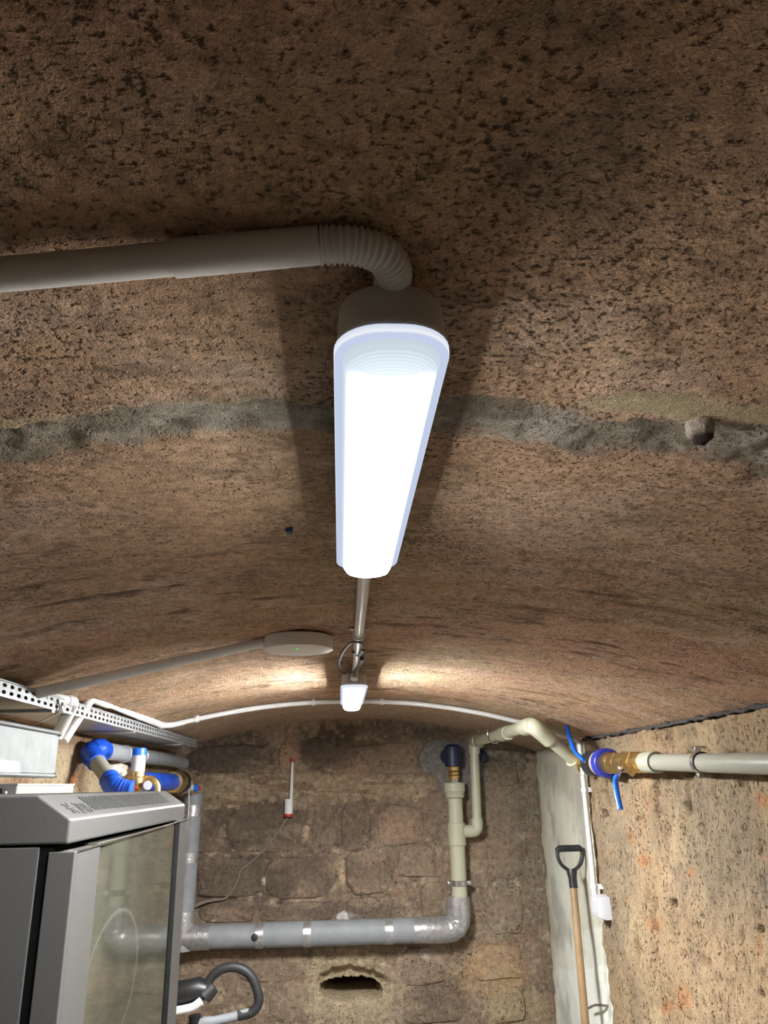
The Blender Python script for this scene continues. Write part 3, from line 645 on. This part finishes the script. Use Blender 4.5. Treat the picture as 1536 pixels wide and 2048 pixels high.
# ------------------------------------------------------------------ perforated cable tray
t = thing('cable_tray', 'long galvanised cable tray with perforated side under the left of the vault', 'cable tray', (-.9, 3, .2+CZ))
XT, ZT0, ZT1 = -.80, .213+CZ, .250+CZ; ya, yb, pitch = 1.62, 4.55, .0455
mb = MB(); nc = int((yb-ya)/pitch)
zr = [ZT0+.004, (ZT0+ZT1)/2, ZT1-.001]
for i in range(nc):
    for r in range(2):
        y0, y1, z0, z1 = ya+i*pitch, ya+(i+1)*pitch, zr[r], zr[r+1]; ym, zm = (y0+y1)/2, (z0+z1)/2; hy, hz = .0125, .0047
        out = [(y0, z0), (ym, z0), (y1, z0), (y1, zm), (y1, z1), (ym, z1), (y0, z1), (y0, zm)]
        inn = [(ym-hy*.75, zm-hz*.75), (ym, zm-hz), (ym+hy*.75, zm-hz*.75), (ym+hy, zm), (ym+hy*.75, zm+hz*.75), (ym, zm+hz), (ym-hy*.75, zm+hz*.75), (ym-hy, zm)]
        mb.add([(XT, a, b) for a, b in out+inn], [(k, (k+1) % 8, 8+(k+1) % 8, 8+k) for k in range(8)])
mb.build('perforated_side', M['zinc'], t, smooth=False, solid=.0012)
yb = ya+nc*pitch
mb = MB().tube([(XT, ya, ZT1), (XT, yb, ZT1)], .003, 8); mb.build('top_bead', M['zinc'], t)
mb = MB().box((-.985, ya, ZT0), (XT, yb, ZT0+.0025)); mb.box((XT-.003, ya, ZT0-.0005), (XT+.0022, yb, ZT0+.005)); mb.build('bottom_sheet', M['zincdull'], t)
MB().box((-.987, ya, ZT0), (-.984, yb, ZT1)).build('rear_side', M['zincdull'], t)
for y_ in (2.25, 3.15, 4.1):
    MB().box((-.99, y_-.012, ZT0-.008), (XT+.003, y_+.012, ZT0-.001)).build('support_bracket', M['zincdull'], t)
# eye bracket and tie rod under the tray
k = onX(124, 1415, -.79); t = thing('tray_hook', 'bent steel hook strap holding the tray behind the two conduits', 'hook', k)
MB().torus(k, (1, .3, 0), .012, .004, 18, 6).build('eye', M['steel'], t)
MB().tube([onX(120, 1422, -.79), onX(118, 1426, -.8), onX(84, 1442, -.86)], .003, 8).build('rod', M['steel'], t)

# ------------------------------------------------------------------ galvanised duct at the left edge
XD = -.74; a = onX(0, 1448, XD); b = onX(114, 1466, XD); c_ = onX(113, 1552, XD)
yE = (b[1]+c_[1])/2; zt, zb = b[2], c_[2]
t = thing('wall_duct', 'galvanised rectangular duct with rolled edges at the left edge', 'duct', (-.85, 1.7, zb))
MB().box((XL+.02, 1.2, zb+.004), (XD, yE, zt-.004)).build('body', M['ductzinc'], t)
for z_ in (zt, zb): MB().tube([(XD, 1.2, z_), (XD, yE-.008, z_)], .006, 12).build('rolled_edge', M['ductzinc'], t)
for z_ in (zt-.002, zb+.001): MB().lathe((XD, yE-.010, z_), (0, 1, 0), [(0, .007), (.012, .007), (.016, .003)], 12).build('end_pin', M['steel'], t)
mb = MB().prism([(1.45, zb+.002), (yE-.235, zb+.002), (yE-.25, zb+.028), (1.45, zb+.034)], 0, XD, XD+.004); mb.build('stiffener', M['zincdull'], t)
# pale box behind the rack
XB2 = -.70; a = onX(34, 1570, XB2); b = onX(148, 1567, XB2)
t = thing('wall_cabinet', 'pale grey metal box between the galvanised duct and the rack top', 'cabinet', (-.85, (a[1]+b[1])/2, a[2]-.3))
MB().box((XL+.02, a[1], a[2]-.30), (XB2, b[1], a[2])).build('body', M['racklight'], t, bevel=.002)
k = onY(6, 1587, a[1]-.004); MB().lathe(k, (0, -1, 0), [(0, .011), (.006, .011), (.009, .006)], 16).build('lock', M['steel'], t)
MB().box((XL+.02, a[1]-.002, a[2]-.001), (XB2+.002, b[1]+.002, a[2]+.003)).build('lid', M['racklight'], t)

# ------------------------------------------------------------------ network rack
XF, YN, YF = -.285, .893, 1.535; XK = -.95
t = thing('network_rack', 'grey network rack cabinet with tinted glass door, lower left', 'rack', (-.6, 1.2, 0))
zt = lambda h: h+CZ
prof = [(XK, zt(-.004)), (-.322, zt(-.004)), (XF, zt(-.0285)), (XF, zt(-.053)), (XK, zt(-.053))]
cap = MB().prism(prof, 1, YN, YF).build('top_cap', M['rackgrey'], t, smooth=False, bevel=.0022)
nx_ = np.array([-.322-XF, 0, .0245]); up = nx_/np.linalg.norm(nx_); nrm = np.array([up[2], 0, -up[0]]); nrm = nrm if nrm[2] > 0 else -nrm
def onc(u, v, lift=.0006): # u along Y, v up the chamfer
    return np.array([XF, u, zt(-.0285)])+up*v+nrm*lift
Lc = np.linalg.norm(nx_)
for i in range(34):
    y_ = YN+.118+i*.0128; mb = MB(); hw = .0022
    q = [onc(y_-hw, .010), onc(y_+hw, .010), onc(y_+hw, Lc-.007), onc(y_-hw, Lc-.007)]
    q2_ = [p+nrm*.0008 for p in q]; mb.add(q+q2_, [(0, 1, 2, 3), (4, 5, 6, 7), (0, 1, 5, 4), (1, 2, 6, 5), (2, 3, 7, 6), (3, 0, 4, 7)])
    mb.build('vent_slot', M['ink'], cap, smooth=False)
mb = MB()                                       # maker's mark: a star stroke and blocky, unreadable letters
def stroke(u0, v0, u1, v1, wd=.0022):
    a_, b_ = onc(u0, v0, .0004), onc(u1, v1, .0004); dirv = (b_-a_)/np.linalg.norm(b_-a_); sd = np.cross(dirv, nrm)*wd/2
    q = [a_-sd, a_+sd, b_+sd, b_-sd]; q += [p+nrm*.0005 for p in q]
    mb.add(q, [(0, 1, 2, 3), (4, 5, 6, 7), (0, 1, 5, 4), (1, 2, 6, 5), (2, 3, 7, 6), (3, 0, 4, 7)])
u_ = YN+.030
for a_ in ((0, .030, .020, .012), (.004, .012, .016, .031), (-.002, .021, .022, .022)): stroke(u_+a_[0], a_[1]-.004, u_+a_[2], a_[3]-.004)
u_ = YN+.062
for (g, s0) in enumerate((0, .012, .024, .036)):
    for a_ in (((0, .030, .009, .030), (.009, .030, 0, .012), (0, .012, .009, .012)), ((0, .012, 0, .030), (0, .030, .009, .028), (.009, .028, .009, .021), (0, .021, .009, .021)),
               ((0, .012, .005, .030), (.005, .030, .010, .012), (.002, .019, .008, .019)), ((.009, .030, 0, .028), (0, .028, .009, .018), (.009, .018, 0, .012)))[g]:
        stroke(u_+s0+a_[0], a_[1]-.005, u_+s0+a_[2], a_[3]-.005, .0018)
mb.build('logo_print', M['ink'], cap, smooth=False)
ZB = .12
MB().box((XK, YN+.001, ZB), (-.314, YN+.004, zt(-.0555))).build('side_panel', M['rackgrey'], t, smooth=False, bevel=.001)
MB().box((XK, YN+.004, ZB), (-.300, YF-.004, zt(-.056))).build('carcass', M['slot'], t, smooth=False)
MB().box((-.305, YN+.012, ZB), (XF-.002, YN+.030, zt(-.060))).build('front_post', M['rackgrey'], t, smooth=False, bevel=.001)
MB().box((-.3045, YN+.002, ZB), (-.2775, YN+.012, zt(-.0605))).build('door_edge', M['rackgrey'], t, smooth=False, bevel=.001)
XDR = -.2775
door = MB(); y0, y1 = YN+.002, YF-.005; zt0, zt1 = zt(-.0605), zt(-.0535)
def doorbar(name, ya_, yb_, za, zb_, m, x0=-.300, x1=XDR):
    return MB().box((x0, ya_, za), (x1, yb_, zb_)).build(name, m, t, smooth=False, bevel=.0008)
doorbar('door_stile', y0+.010, y0+.092, ZB, zt0, M['rackgrey'])
doorbar('door_stile', YF-.075, YF-.003, ZB, zt(-.0530), M['rackgrey'])
doorbar('door_seal', YF-.112, YF-.075, ZB, zt(-.0560), M['slot'], -.300, XDR-.001)
doorbar('glass_pane', y0+.090, YF-.110, ZB+.02, zt(-.0575), M['glass'], -.2965, XDR-.002)
mb = MB(); mb.tube([(XDR+.0005, y0+.010, zt0), (XDR+.0005, YF-.003, zt(-.0535))], .0013, 6); mb.build('door_top_highlight', M['steel'], t)  # bright steel strip stands in for the highlight along the door's top edge
for (xx, yy_) in ((-.9, .95), (-.34, .95), (-.9, 1.48), (-.34, 1.48)):
    MB().lathe((xx, yy_, 0), (0, 0, 1), [(0, .02), (.02, .02), (.021, .012), (ZB, .012)], 12).build('foot', M['black'], t)

# ------------------------------------------------------------------ plumbing on the left wall, behind the rack
XW = -.93
t = thing('lagged_pipe', 'grey lagged pipe along the left wall ending in a blue taped elbow', 'pipe', onX(270, 1505, XW))
a = onX(196, 1500, XW); b = onX(352, 1519, XW); b[2] -= .01
MB().tube([a, b, b+A(.02, .12, -.01)], .033, 20).build('pipe', M['lag'], t)
c_ = onY(181, 1505, a[1]-.03); d_ = onY(232, 1577, a[1]-.16)
MB().tube(spline([a+A(0, .07, 0), a+A(0, .0, .004), c_, lerp(c_, d_, .28)], 8), [.036+.004*rng.random() for i in range(25)], 16).build('blue_tape_elbow', M['bluetape'], t)
MB().tube([lerp(c_, d_, .15), d_], .030, 20).build('grey_pipe', M['ppgrey'], t)
e_ = onY(262, 1582, a[1]-.16)
MB().tube(spline([lerp(c_, d_, .72), lerp(c_, d_, .95), lerp(d_, e_, .45), e_], 8), [.034+.005*rng.random() for i in range(25)], 16).build('blue_tape_joint', M['bluetape'], t)
for s in (.25, .45): MB().torus(lerp(a, b, s), b-a, .034, .003, 24, 6).build('band', M['foil'], t)
YV = 3.15
t = thing('pressure_regulator', 'brass pressure regulator with white cylinder, blue cap and red lever', 'valve', onY(272, 1580, YV))
p0 = onY(272, 1582, YV); p1 = onY(272, 1544, YV); p2 = onY(273, 1510, YV); p3 = onY(273, 1496, YV)
h_ = lambda q: q[2]-p0[2]
MB().lathe(p0, (0, 0, 1), [(-.03, .024), (.0, .024), (.01, .027), (h_(p1)*.7, .027), (h_(p1)*.75, .031), (h_(p1), .030), (h_(p1)+.004, .024)], 10).build('brass_body', M['brass'], t)
MB().lathe(p0, (0, 0, 1), [(h_(p1)+.002, .026), (h_(p2)-.002, .0255)], 24).build('cylinder', M['white'], t)
MB().lathe(p0, (0, 0, 1), [(h_(p2)-.002, .0265), (h_(p3)-.003, .0265), (h_(p3), .023)], 24).build('blue_cap', M['bluelever'], t)
k0, k1 = onY(256, 1574, YV-.05), onY(275, 1577, YV-.05); MB().tube([k0, lerp(k0, k1, .5)+A(0, 0, .004), k1], .006, 8, flat=.6).build('red_lever', M['red'], t)
ar = [onY(a_, b_, YV+.02) for a_, b_ in ((278, 1566), (286, 1559), (298, 1557), (308, 1561), (315, 1571), (316, 1588))]
MB().tube(spline(ar, 6), .012, 12).build('brass_bend', M['brass'], t)
k = onY(293, 1572, YV-.01); MB().lathe(k, (.3, -1, .1), [(0, .018), (.02, .018), (.024, .014)], 16).build('grey_knob', M['lag'], t)
t = thing('blue_sleeve_coupling', 'blue sleeved pipe with brass ring behind the rack corner', 'pipe coupling', onX(330, 1565, -.85))
a = onX(288, 1563, -.85); b = onX(346, 1565, -.85); b[2] = a[2]; dv = (b-a)/np.linalg.norm(b-a)
MB().tube([a, b], .040, 24).build('blue_sleeve', M['bluetape'], t)
MB().lathe(b, dv, [(-.01, .050), (.0, .054), (.10, .054), (.12, .050)], 28).build('brass_ring', M['brass'], t)
MB().lathe(b+dv*.115, dv, [(0, .055), (.01, .058), (.09, .056), (.10, .040)], 28).build('black_ring', M['black'], t)
YS = 4.62
hz_ = [onY(a_, b_, YS) for a_, b_ in ((366, 1550), (374, 1556), (380, 1566), (382, 1578))]
t = thing('small_tap', 'small chrome tap with blue and white handle at the grey riser', 'tap', onY(386, 1574, YS))
MB().tube(spline(hz_, 6), .014, 12).build('hose', M['pp'], t)
a, b = onY(371, 1574, YS-.03), onY(399, 1577, YS-.03)
MB().tube([a, lerp(a, b, .4)], .016, 14).build('chrome_body', M['steel'], t)
MB().tube([lerp(a, b, .4), lerp(a, b, .62)], .015, 14).build('white_collar', M['white'], t)
MB().tube([lerp(a, b, .62), lerp(a, b, .93)], .018, 14).build('blue_handle', M['bluelever'], t)
MB().tube([lerp(a, b, .93), lerp(a, b, 1.06)], .012, 14).build('red_tip', M['red'], t)
w0 = onY(367, 1490, 4.2); w1 = onY(362, 1520, 4.25); w2 = onY(360, 1545, 4.3)
tag(MB().tube(spline([w0, w1, w2], 6), .0022, 6).build('hanging_wire', M['steel']), 'thin pale wire hanging from the tray end to the black ring', 'wire')
w0 = onY(378, 1578, YS-.06); w2 = onY(374, 1660, YS-.06)
tag(MB().tube(spline([w0, lerp(w0, w2, .5)+A(.004, 0, 0), w2], 6), .003, 6).build('tap_cable', M['conduit']), 'thin grey cable hanging from the small tap along the grey riser', 'cable')

# ------------------------------------------------------------------ lagged main: riser, horizontal run, elbow
YP = 4.79
t = thing('lagged_pipe', 'grey foam lagged water main, riser and long horizontal run on the end wall', 'pipe', onY(650, 1858, YP))
rT = onY(387, 1588, YP); rB = onY(374, 1856, YP); rB[0] = rT[0]-.015; hR = onY(918, 1858, YP); hR[2] = hR[2]; rB[2] = hR[2]
MB().tube([rT, rB], .054, 24).build('riser', M['lag'], t)
MB().tube([rB, lerp(rB, hR, .30)], .061, 24).build('run', M['lag'], t)
MB().tube([lerp(rB, hR, .30), lerp(rB, hR, .97)], .064, 24).build('run', M['lag'], t)
tt = [rB+A(.0, 0, .13), rB+A(0, 0, .06), rB+A(0, 0, 0), rB+A(0, 0, -.062)]
MB().tube(tt, [.058, .062, .064, .060], 24).build('foil_tee', M['foil'], t)
MB().tube([rB, rB+A(.07, 0, 0), rB+A(.15, 0, 0)], [.066, .066, .064], 24).build('foil_wrap', M['foil'], t)
el = [lerp(rB, hR, .86), hR+A(-.06, 0, 0), hR, hR+A(.002, 0, .06), hR+A(.002, 0, .165)]
pts = fillet([el[0], hR, el[4]], .07, 12); MB().tube(pts, [.067+.002*math.sin(i*2.1) for i in range(len(pts))], 24).build('foil_elbow', M['foil'], t)
for s in (.275, .445, .74, .845): MB().tube([lerp(rB, hR, s-.012), lerp(rB, hR, s+.016)], .0655, 24).build('foil_band', M['foil'], t)
MB().tube([lerp(rT, rB, .42), lerp(rT, rB, .49)], .0560, 24).build('foil_band', M['foil'], t)
MB().tube([lerp(rT, rB, .08), lerp(rT, rB, .16)], .0560, 24).build('foil_band', M['foil'], t)
k = lerp(rB, hR, .262)+A(0, -.062, .0); MB().lathe(k, (0, -1, .1), [(0, .020), (.004, .018), (.005, .012)], 8).build('dark_patch', M['black'], t)
# ------------------------------------------------------------------ beige plastic riser and bypass
cxr = onY(915, 1700, YP)[0]; zz_ = lambda py: onY(915, py, YP)[2]
t = thing('beige_riser', 'thick beige plastic riser pipe with tee on the end wall', 'pipe', (cxr, YP, zz_(1810)))
MB().lathe((cxr, YP, 0), (0, 0, 1), [(zz_(1812), .0440), (zz_(1690), .0440)], 28).build('pipe', M['pp'], t)
MB().lathe((cxr, YP, 0), (0, 0, 1), [(zz_(1691), .046), (zz_(1690), .0515), (zz_(1646), .0510), (zz_(1645), .045)], 28).build('tee', M['pp'], t)
MB().lathe((cxr, YP, 0), (0, 0, 1), [(zz_(1648), .0430), (zz_(1594), .0430)], 28).build('pipe', M['pp'], t)
MB().lathe((cxr, YP, 0), (0, 0, 1), [(zz_(1597), .044), (zz_(1594), .055), (zz_(1584), .057), (zz_(1582), .062), (zz_(1567), .0625), (zz_(1565), .058), (zz_(1565), .03)], 28).build('socket', M['pp'], t)
MB().lathe((cxr, YP, 0), (0, 0, 1), [(zz_(1566), .036), (zz_(1558), .036)], 6).build('hex_nut', M['steel'], t, smooth=False)
MB().lathe((cxr, YP, 0), (0, 0, 1), [(zz_(1558), .030), (zz_(1552), .034), (zz_(1549), .030), (zz_(1545), .036), (zz_(1541), .030), (zz_(1534), .036), (zz_(1531), .03)], 20).build('brass_fitting', M['brass'], t)
MB().lathe((cxr, YP, 0), (0, 0, 1), [(zz_(1533), .052), (zz_(1512), .055), (zz_(1494), .050), (zz_(1489), .036)], 20).build('blue_sleeve', M['navy'], t)
MB().tube([(cxr, YP, zz_(1505)), (cxr-.02, YP+.10, zz_(1512))], .05, 16).build('wall_sleeve', M['navy'], t)
kz = zz_(1766); cl = thing('pipe_clamp', 'steel pipe clamp around the beige riser above the foil elbow', 'clamp', (cxr, YP, kz))
MB().lathe((cxr, YP, kz-.012), (0, 0, 1), [(0, .0475), (.024, .0475)], 28).build('band', M['steel'], cl)
MB().lathe((cxr, YP, kz-.014), (0, 0, 1), [(0, .0455), (.028, .0455)], 28).build('rubber_liner', M['black'], cl)
for s in (-1, 1):
    MB().box((cxr+s*.056-.012, YP-.012, kz-.012), (cxr+s*.056+.012, YP+.004, kz+.012)).build('lug', M['steel'], cl, bevel=.002)
    MB().lathe((cxr+s*.058, YP-.012, kz), (0, -1, 0), [(0, .008), (.008, .008), (.009, .005)], 6).build('screw', M['steel'], cl)
MB().tube([(cxr, YP+.04, kz), (cxr, YB, kz)], .006, 8).build('stud', M['steel'], cl)
bx = onY(948, 1500, YP)[0]; bt = onY(948, 1487, YP); bb = onY(955, 1662, YP); bb[0] += .0
t = thing('beige_bypass', 'thin beige plastic bypass pipe from the riser tee up and across to the valve', 'pipe', bb)
MB().tube([bt, bb], .0275, 20).build('pipe', M['pp'], t)
MB().tube(fillet([bb+A(0, 0, .07), bb, np.array([cxr+.03, YP, bb[2]])], .035, 8), .0345, 20).build('elbow', M['pp'], t)
EL = onV(1065, 1450, .055); VP_ = onX(1160, 1530, 1.07)
ec = bt+A(-.003, -.04, .03)
MB().tube(fillet([bt+A(0, 0, -.06), bt+A(0, 0, .015), lerp(bt, EL, .09)+A(0, 0, .005)], .035, 8), .0345, 20).build('elbow', M['pp'], t)
MB().tube([lerp(bt, EL, .07)+A(0, 0, .008), EL], .0275, 20).build('pipe', M['pp'], t)
MB().tube([lerp(bt, EL, .56), lerp(bt, EL, .66)], .0345, 20).build('coupling', M['pp'], t)
MB().tube(fillet([lerp(EL, bt, .10), EL, lerp(EL, VP_, .36)], .05, 10), .037, 20).build('elbow', M['pp'], t)
MB().tube([lerp(EL, VP_, .3), VP_], .0275, 20).build('pipe', M['pp'], t)
MB().tube([lerp(EL, VP_, .84), lerp(EL, VP_, 1.08)], .037, 20).build('socket', M['pp'], t)
for i_, s in enumerate((.12, .42)):
    k = lerp(bt, EL, s); ax = EL-bt; cl = thing('pipe_clamp', ('small steel clamp holding the beige bypass at the end wall elbow', 'small steel clamp holding the beige bypass halfway along the vault')[i_], 'clamp', k)
    MB().torus(k, ax, .030, .004, 28, 6, 2.2).build('band', M['steel'], cl)
    for sg in (-1, 1): MB().lathe(k+A(sg*.034, 0, .018), (0, 0, 1), [(-.006, .006), (.014, .006), (.018, .004)], 8).build('screw', M['steel'], cl)
    MB().tube([k+A(0, 0, .028), A(k[0], k[1], float(vault(k[0]))+.004)], .005, 8).build('stud', M['steel'], cl)
# navy stub beside the bypass
k = onY(962, 1513, YB); tag(MB().lathe((k[0], YB+.02, k[2]), (0, -1, 0), [(0, .034), (.06, .034), (.066, .026)], 18).build('sleeve_stub', M['navy']), 'short dark blue sleeve stub in the end wall behind the bypass', 'pipe sleeve')

# ------------------------------------------------------------------ valve set and grey pipe on the right wall
XA = 1.07
def axp(px): q = onX(px, 1527, XA); s = (px-1180)/(1536-1180); q[2] = CZ+.066+(.030-.066)*s; return q
def seg(name, px0, px1, r0, r1, m, parent, sg=24, **k):
    a_, b_ = axp(px0), axp(px1); L__ = np.linalg.norm(b_-a_)
    return MB().lathe(a_, b_-a_, [(0, r0*.94), (L__*.06, r0), (L__*.94, r1), (L__, r1*.94)], sg).build(name, m, parent, **k)
t = thing('valve_set', 'brass ball valve and check valve set with two blue levers on the right wall', 'valve', axp(1230))
seg('brass_nut', 1160, 1171, .036, .036, M['brass'], t, 6, smooth=False)
seg('brass_stem', 1170, 1184, .026, .026, M['brass'], t)
k = axp(1175)+A(-.03, -.02, -.045); MB().tube([k+A(0, 0, .03), k], .010, 12).build('drain_cap', M['white'], t)
seg('black_cap', 1183, 1201, .052, .054, M['black'], t)
seg('beige_ring', 1199, 1211, .050, .050, M['ring'], t)
seg('blue_ring', 1209, 1217, .058, .057, M['bluering'], t)
seg('brass_body', 1216, 1229, .042, .040, M['brass'], t)
seg('hex_nut', 1228, 1240, .040, .040, M['brass'], t, 6, smooth=False)
seg('valve_body', 1238, 1262, .034, .038, M['brass'], t)
seg('hex_nut', 1260, 1274, .042, .042, M['brass'], t, 6, smooth=False)
seg('brass_neck', 1272, 1292, .034, .036, M['brass'], t)
k = axp(1282)+A(-.034, 0, -.026); MB().lathe(k, (-.7, 0, -.7), [(-.02, .016), (.016, .016), (.018, .011)], 6).build('drain_plug', M['brass'], t, smooth=False)
lv = [onX(a_, b_, XA-.055) for a_, b_ in ((1168, 1522), (1157, 1510), (1151, 1506), (1141, 1480), (1133, 1453))]
MB().tube(fillet(lv, .02, 5), .0105, 12, flat=.7).build('blue_lever', M['bluelever'], t)
MB().tube([axp(1168)+A(-.02, 0, 0), lv[0]], .007, 10).build('lever_stem', M['steel'], t)
lv = [onX(a_, b_, XA-.055) for a_, b_ in ((1243, 1540), (1237, 1549), (1230, 1558), (1234, 1588), (1241, 1619))]
MB().tube(fillet(lv[1:], .02, 5), .0105, 12, flat=.7).build('blue_lever', M['bluelever'], t)
MB().tube([axp(1246)+A(-.02, 0, -.01), lv[0], lv[1]], .006, 10).build('lever_stem', M['steel'], t)
k = onX(1240, 1537, XA-.058); MB().lathe(k, (-1, -.3, 0), [(-.006, .009), (.006, .009), (.008, .005)], 6).build('lever_nut', M['steel'], t)
t = thing('grey_pipe', 'smooth grey plastic pipe running along the right wall out of the frame', 'pipe', axp(1450))
a, b = axp(1300), axp(1536); b = a+(b-a)*((a[1]+1.68)/(a[1]-b[1]))
MB().tube([a, b], .0268, 32).build('pipe', M['ppgrey'], t)
a0, a1 = axp(1289), axp(1314); L__ = np.linalg.norm(a1-a0)
MB().lathe(a0, a1-a0, [(0, .030), (.006, .0345), (L__-.004, .0365), (L__, .034), (L__, .027)], 32).build('socket', M['ppsock'], t)
k = axp(1402); ax = axp(1420)-axp(1380)
cl = thing('pipe_clamp', 'steel clamp with black rubber liner around the grey pipe', 'clamp', k)
MB().lathe(k, ax, [(-.010, .0315), (.010, .0315)], 32).build('band', M['steel'], cl)
MB().lathe(k, ax, [(-.013, .0295), (.013, .0295)], 32).build('rubber_liner', M['black'], cl)
for s in (-1, 1):
    q = k+A(-.008, 0, s*.038); MB().box(q-A(.009, .010, .008), q+A(.009, .010, .008)).build('lug', M['steel'], cl, bevel=.002)
    MB().tube([q+A(-.016, 0, s*.004), q+A(.03, 0, s*.004)], .0045, 8).build('screw', M['steel'], cl)
MB().tube([k+A(.028, 0, 0), A(XR+.03, k[1], k[2])], .006, 8).build('stud', M['steel'], cl)

# ------------------------------------------------------------------ shovel leaning in the recess
t0 = onY(1138, 1694, 3.98); t1 = onY(1145, 1755, 3.96); t2 = onY(1171, 2048, 3.87)
dv = (t2-t1)/np.linalg.norm(t2-t1); gnd = t1+dv*((t1[2]-.30)/-dv[2])
t = thing('shovel', 'shovel with wooden shaft and black D handle leaning in the grey recess', 'shovel', (gnd[0], gnd[1], 0))
MB().tube([t1-dv*.02, lerp(t1, gnd, .5), gnd], [.0165, .0178, .0178], 16).build('shaft', M['wood'], t)
hc = t0; sx = A(1, .05, 0); dn = (t1-t0)/np.linalg.norm(t1-t0)
MB().tube([hc-sx*.062+dn*.016, hc-sx*.05+dn*.006, hc+sx*.05+dn*.006, hc+sx*.062+dn*.016], [.013, .0155, .0155, .013], 12).build('grip', M['black'], t)
for s in (-1, 1):
    MB().tube(spline([hc+sx*s*.060+dn*.012, hc+sx*s*.060+dn*.045, hc+sx*s*.045+dn*.078, hc+sx*s*.016+dn*.102, hc+sx*s*.004+dn*.122], 5), .0085, 10).build('handle_arm', M['black'], t)
MB().tube([hc+dn*.095, hc+dn*.112, hc+dn*.135, hc+dn*.178], [.020, .024, .0195, .0195], 14).build('socket', M['black'], t)
bl = []
for j in range(9):
    v_ = j/8; wd = .10*(1-.75*max(0, v_-.55)**1.5/.45**1.5*.9)
    for i in range(7):
        u_ = (i/6*2-1); bl.append(gnd+dv*(.0+v_*.30)+sx*u_*wd+A(0, -1, 0)*(.018*u_*u_-.004))
mb = MB(); mb.add(bl, [(j*7+i, j*7+i+1, (j+1)*7+i+1, (j+1)*7+i) for j in range(8) for i in range(6)]); mb.build('blade', M['steel'], t, solid=.002)
MB().tube([gnd-dv*.06, gnd+dv*.08], .021, 14).build('blade_socket', M['steel'], t)
# bent nail in the recess edge
q = [onX(a_, b_, 1.15) for a_, b_ in ((1203, 2013), (1196, 2010), (1186, 2012), (1178, 2016))]
q[0][0] = 1.19
tag(MB().tube(spline(q, 5), .0055, 8).build('bent_nail', M['steel']), 'bent steel nail sticking out low at the rough wall edge', 'nail')

# ------------------------------------------------------------------ antenna on the end wall with its cable
YA = YB-.045
a0, a1 = onY(577, 1628, YA), onY(578, 1598, YA); r0, r1 = onY(582, 1598, YA), onY(585, 1524, YA)
t = thing('antenna', 'small white stick antenna with red ends on the end wall', 'antenna', a0)
MB().tube([a0, a1], .025, 18).build('base', M['white'], t)
MB().tube([a0-A(0, 0, .014), a0+A(0, 0, .001)], .027, 18).build('red_ring', M['red'], t)
MB().tube([r0-A(0, 0, .01), r1], [.010, .008], 12).build('rod', M['white'], t)
MB().tube([r1, r1+A(.001, 0, .022)], .012, 12).build('red_tip', M['red'], t)
MB().box((a1[0]-.012, YA, a1[2]-.06), (a1[0]+.012, YB+.01, a1[2]-.04)).build('wall_mount', M['white'], t)
cb = [onY(a_, b_, YB-.03) for a_, b_ in ((576, 1634), (565, 1650), (545, 1680), (520, 1708), (497, 1729), (482, 1740), (475, 1760), (464, 1782), (450, 1797), (432, 1800), (410, 1804), (386, 1814))]
tag(MB().tube(spline(cb, 6), [.0055+.004*min(1, max(0, (i-45)/20)) for i in range(67)], 8).build('antenna_cable', M['cable']), 'brown cable trailing from the antenna down the end wall to the riser', 'cable')

# ------------------------------------------------------------------ pump with looped foam hose, low beside the rack
YH = 4.05
t = thing('pump_hose', 'black foam covered hose loop and pump low beside the rack', 'hose', onY(440, 2040, YH))
hp = [onY(a_, b_, YH) for a_, b_ in ((402, 1990), (412, 1972), (424, 1953), (440, 1940), (462, 1934), (486, 1939), (504, 1955), (514, 1978), (518, 2000), (512, 2016), (500, 2026), (476, 2032))]
MB().tube(spline(hp, 6), .0205, 16).build('foam_hose', M['rubber'], t)
hq = [onY(a_, b_, YH) for a_, b_ in ((502, 2025), (470, 2033), (430, 2042), (395, 2054))]; hq.append(hq[-1]+A(-.1, .05, -.2)); hq.append(A(hq[-1][0], hq[-1][1], 0.0))
MB().tube(spline(hq, 5), .0195, 16).build('grey_hose', M['lag'], t)
k = onY(378, 1985, YH)
MB().tube([k+A(-.25, .05, -.03), k+A(-.02, 0, -.0), k+A(.045, 0, .012), k+A(.10, 0, .0)], [.05, .052, .05, .028], 18).build('pump_head', M['black'], t)
MB().tube([onY(428, 1972, YH), onY(408, 1992, YH-.01)], [.030, .040], 14).build('foam_collar', M['rubber'], t)
q = [onY(a_, b_, YH-.05) for a_, b_ in ((340, 2024), (372, 2018), (388, 2013), (402, 2002))]
MB().tube(spline(q, 5), .018, 14).build('white_elbow', M['white'], t)
q0_, q1_ = onY(390, 2030, YH), onY(390, 2060, YH)
pts = [lerp(q0_, q1_, i/24) for i in range(25)]; MB().tube(pts, [.024+.004*(i % 4 < 2) for i in range(25)], 14).build('ribbed_neck', M['black'], t)
kk = k+A(-.2, .05, 0); MB().box((kk[0]-.09, kk[1]-.08, 0), (kk[0]+.09, kk[1]+.08, kk[2]-.03)).build('pump_stand', M['black'], t, bevel=.01)
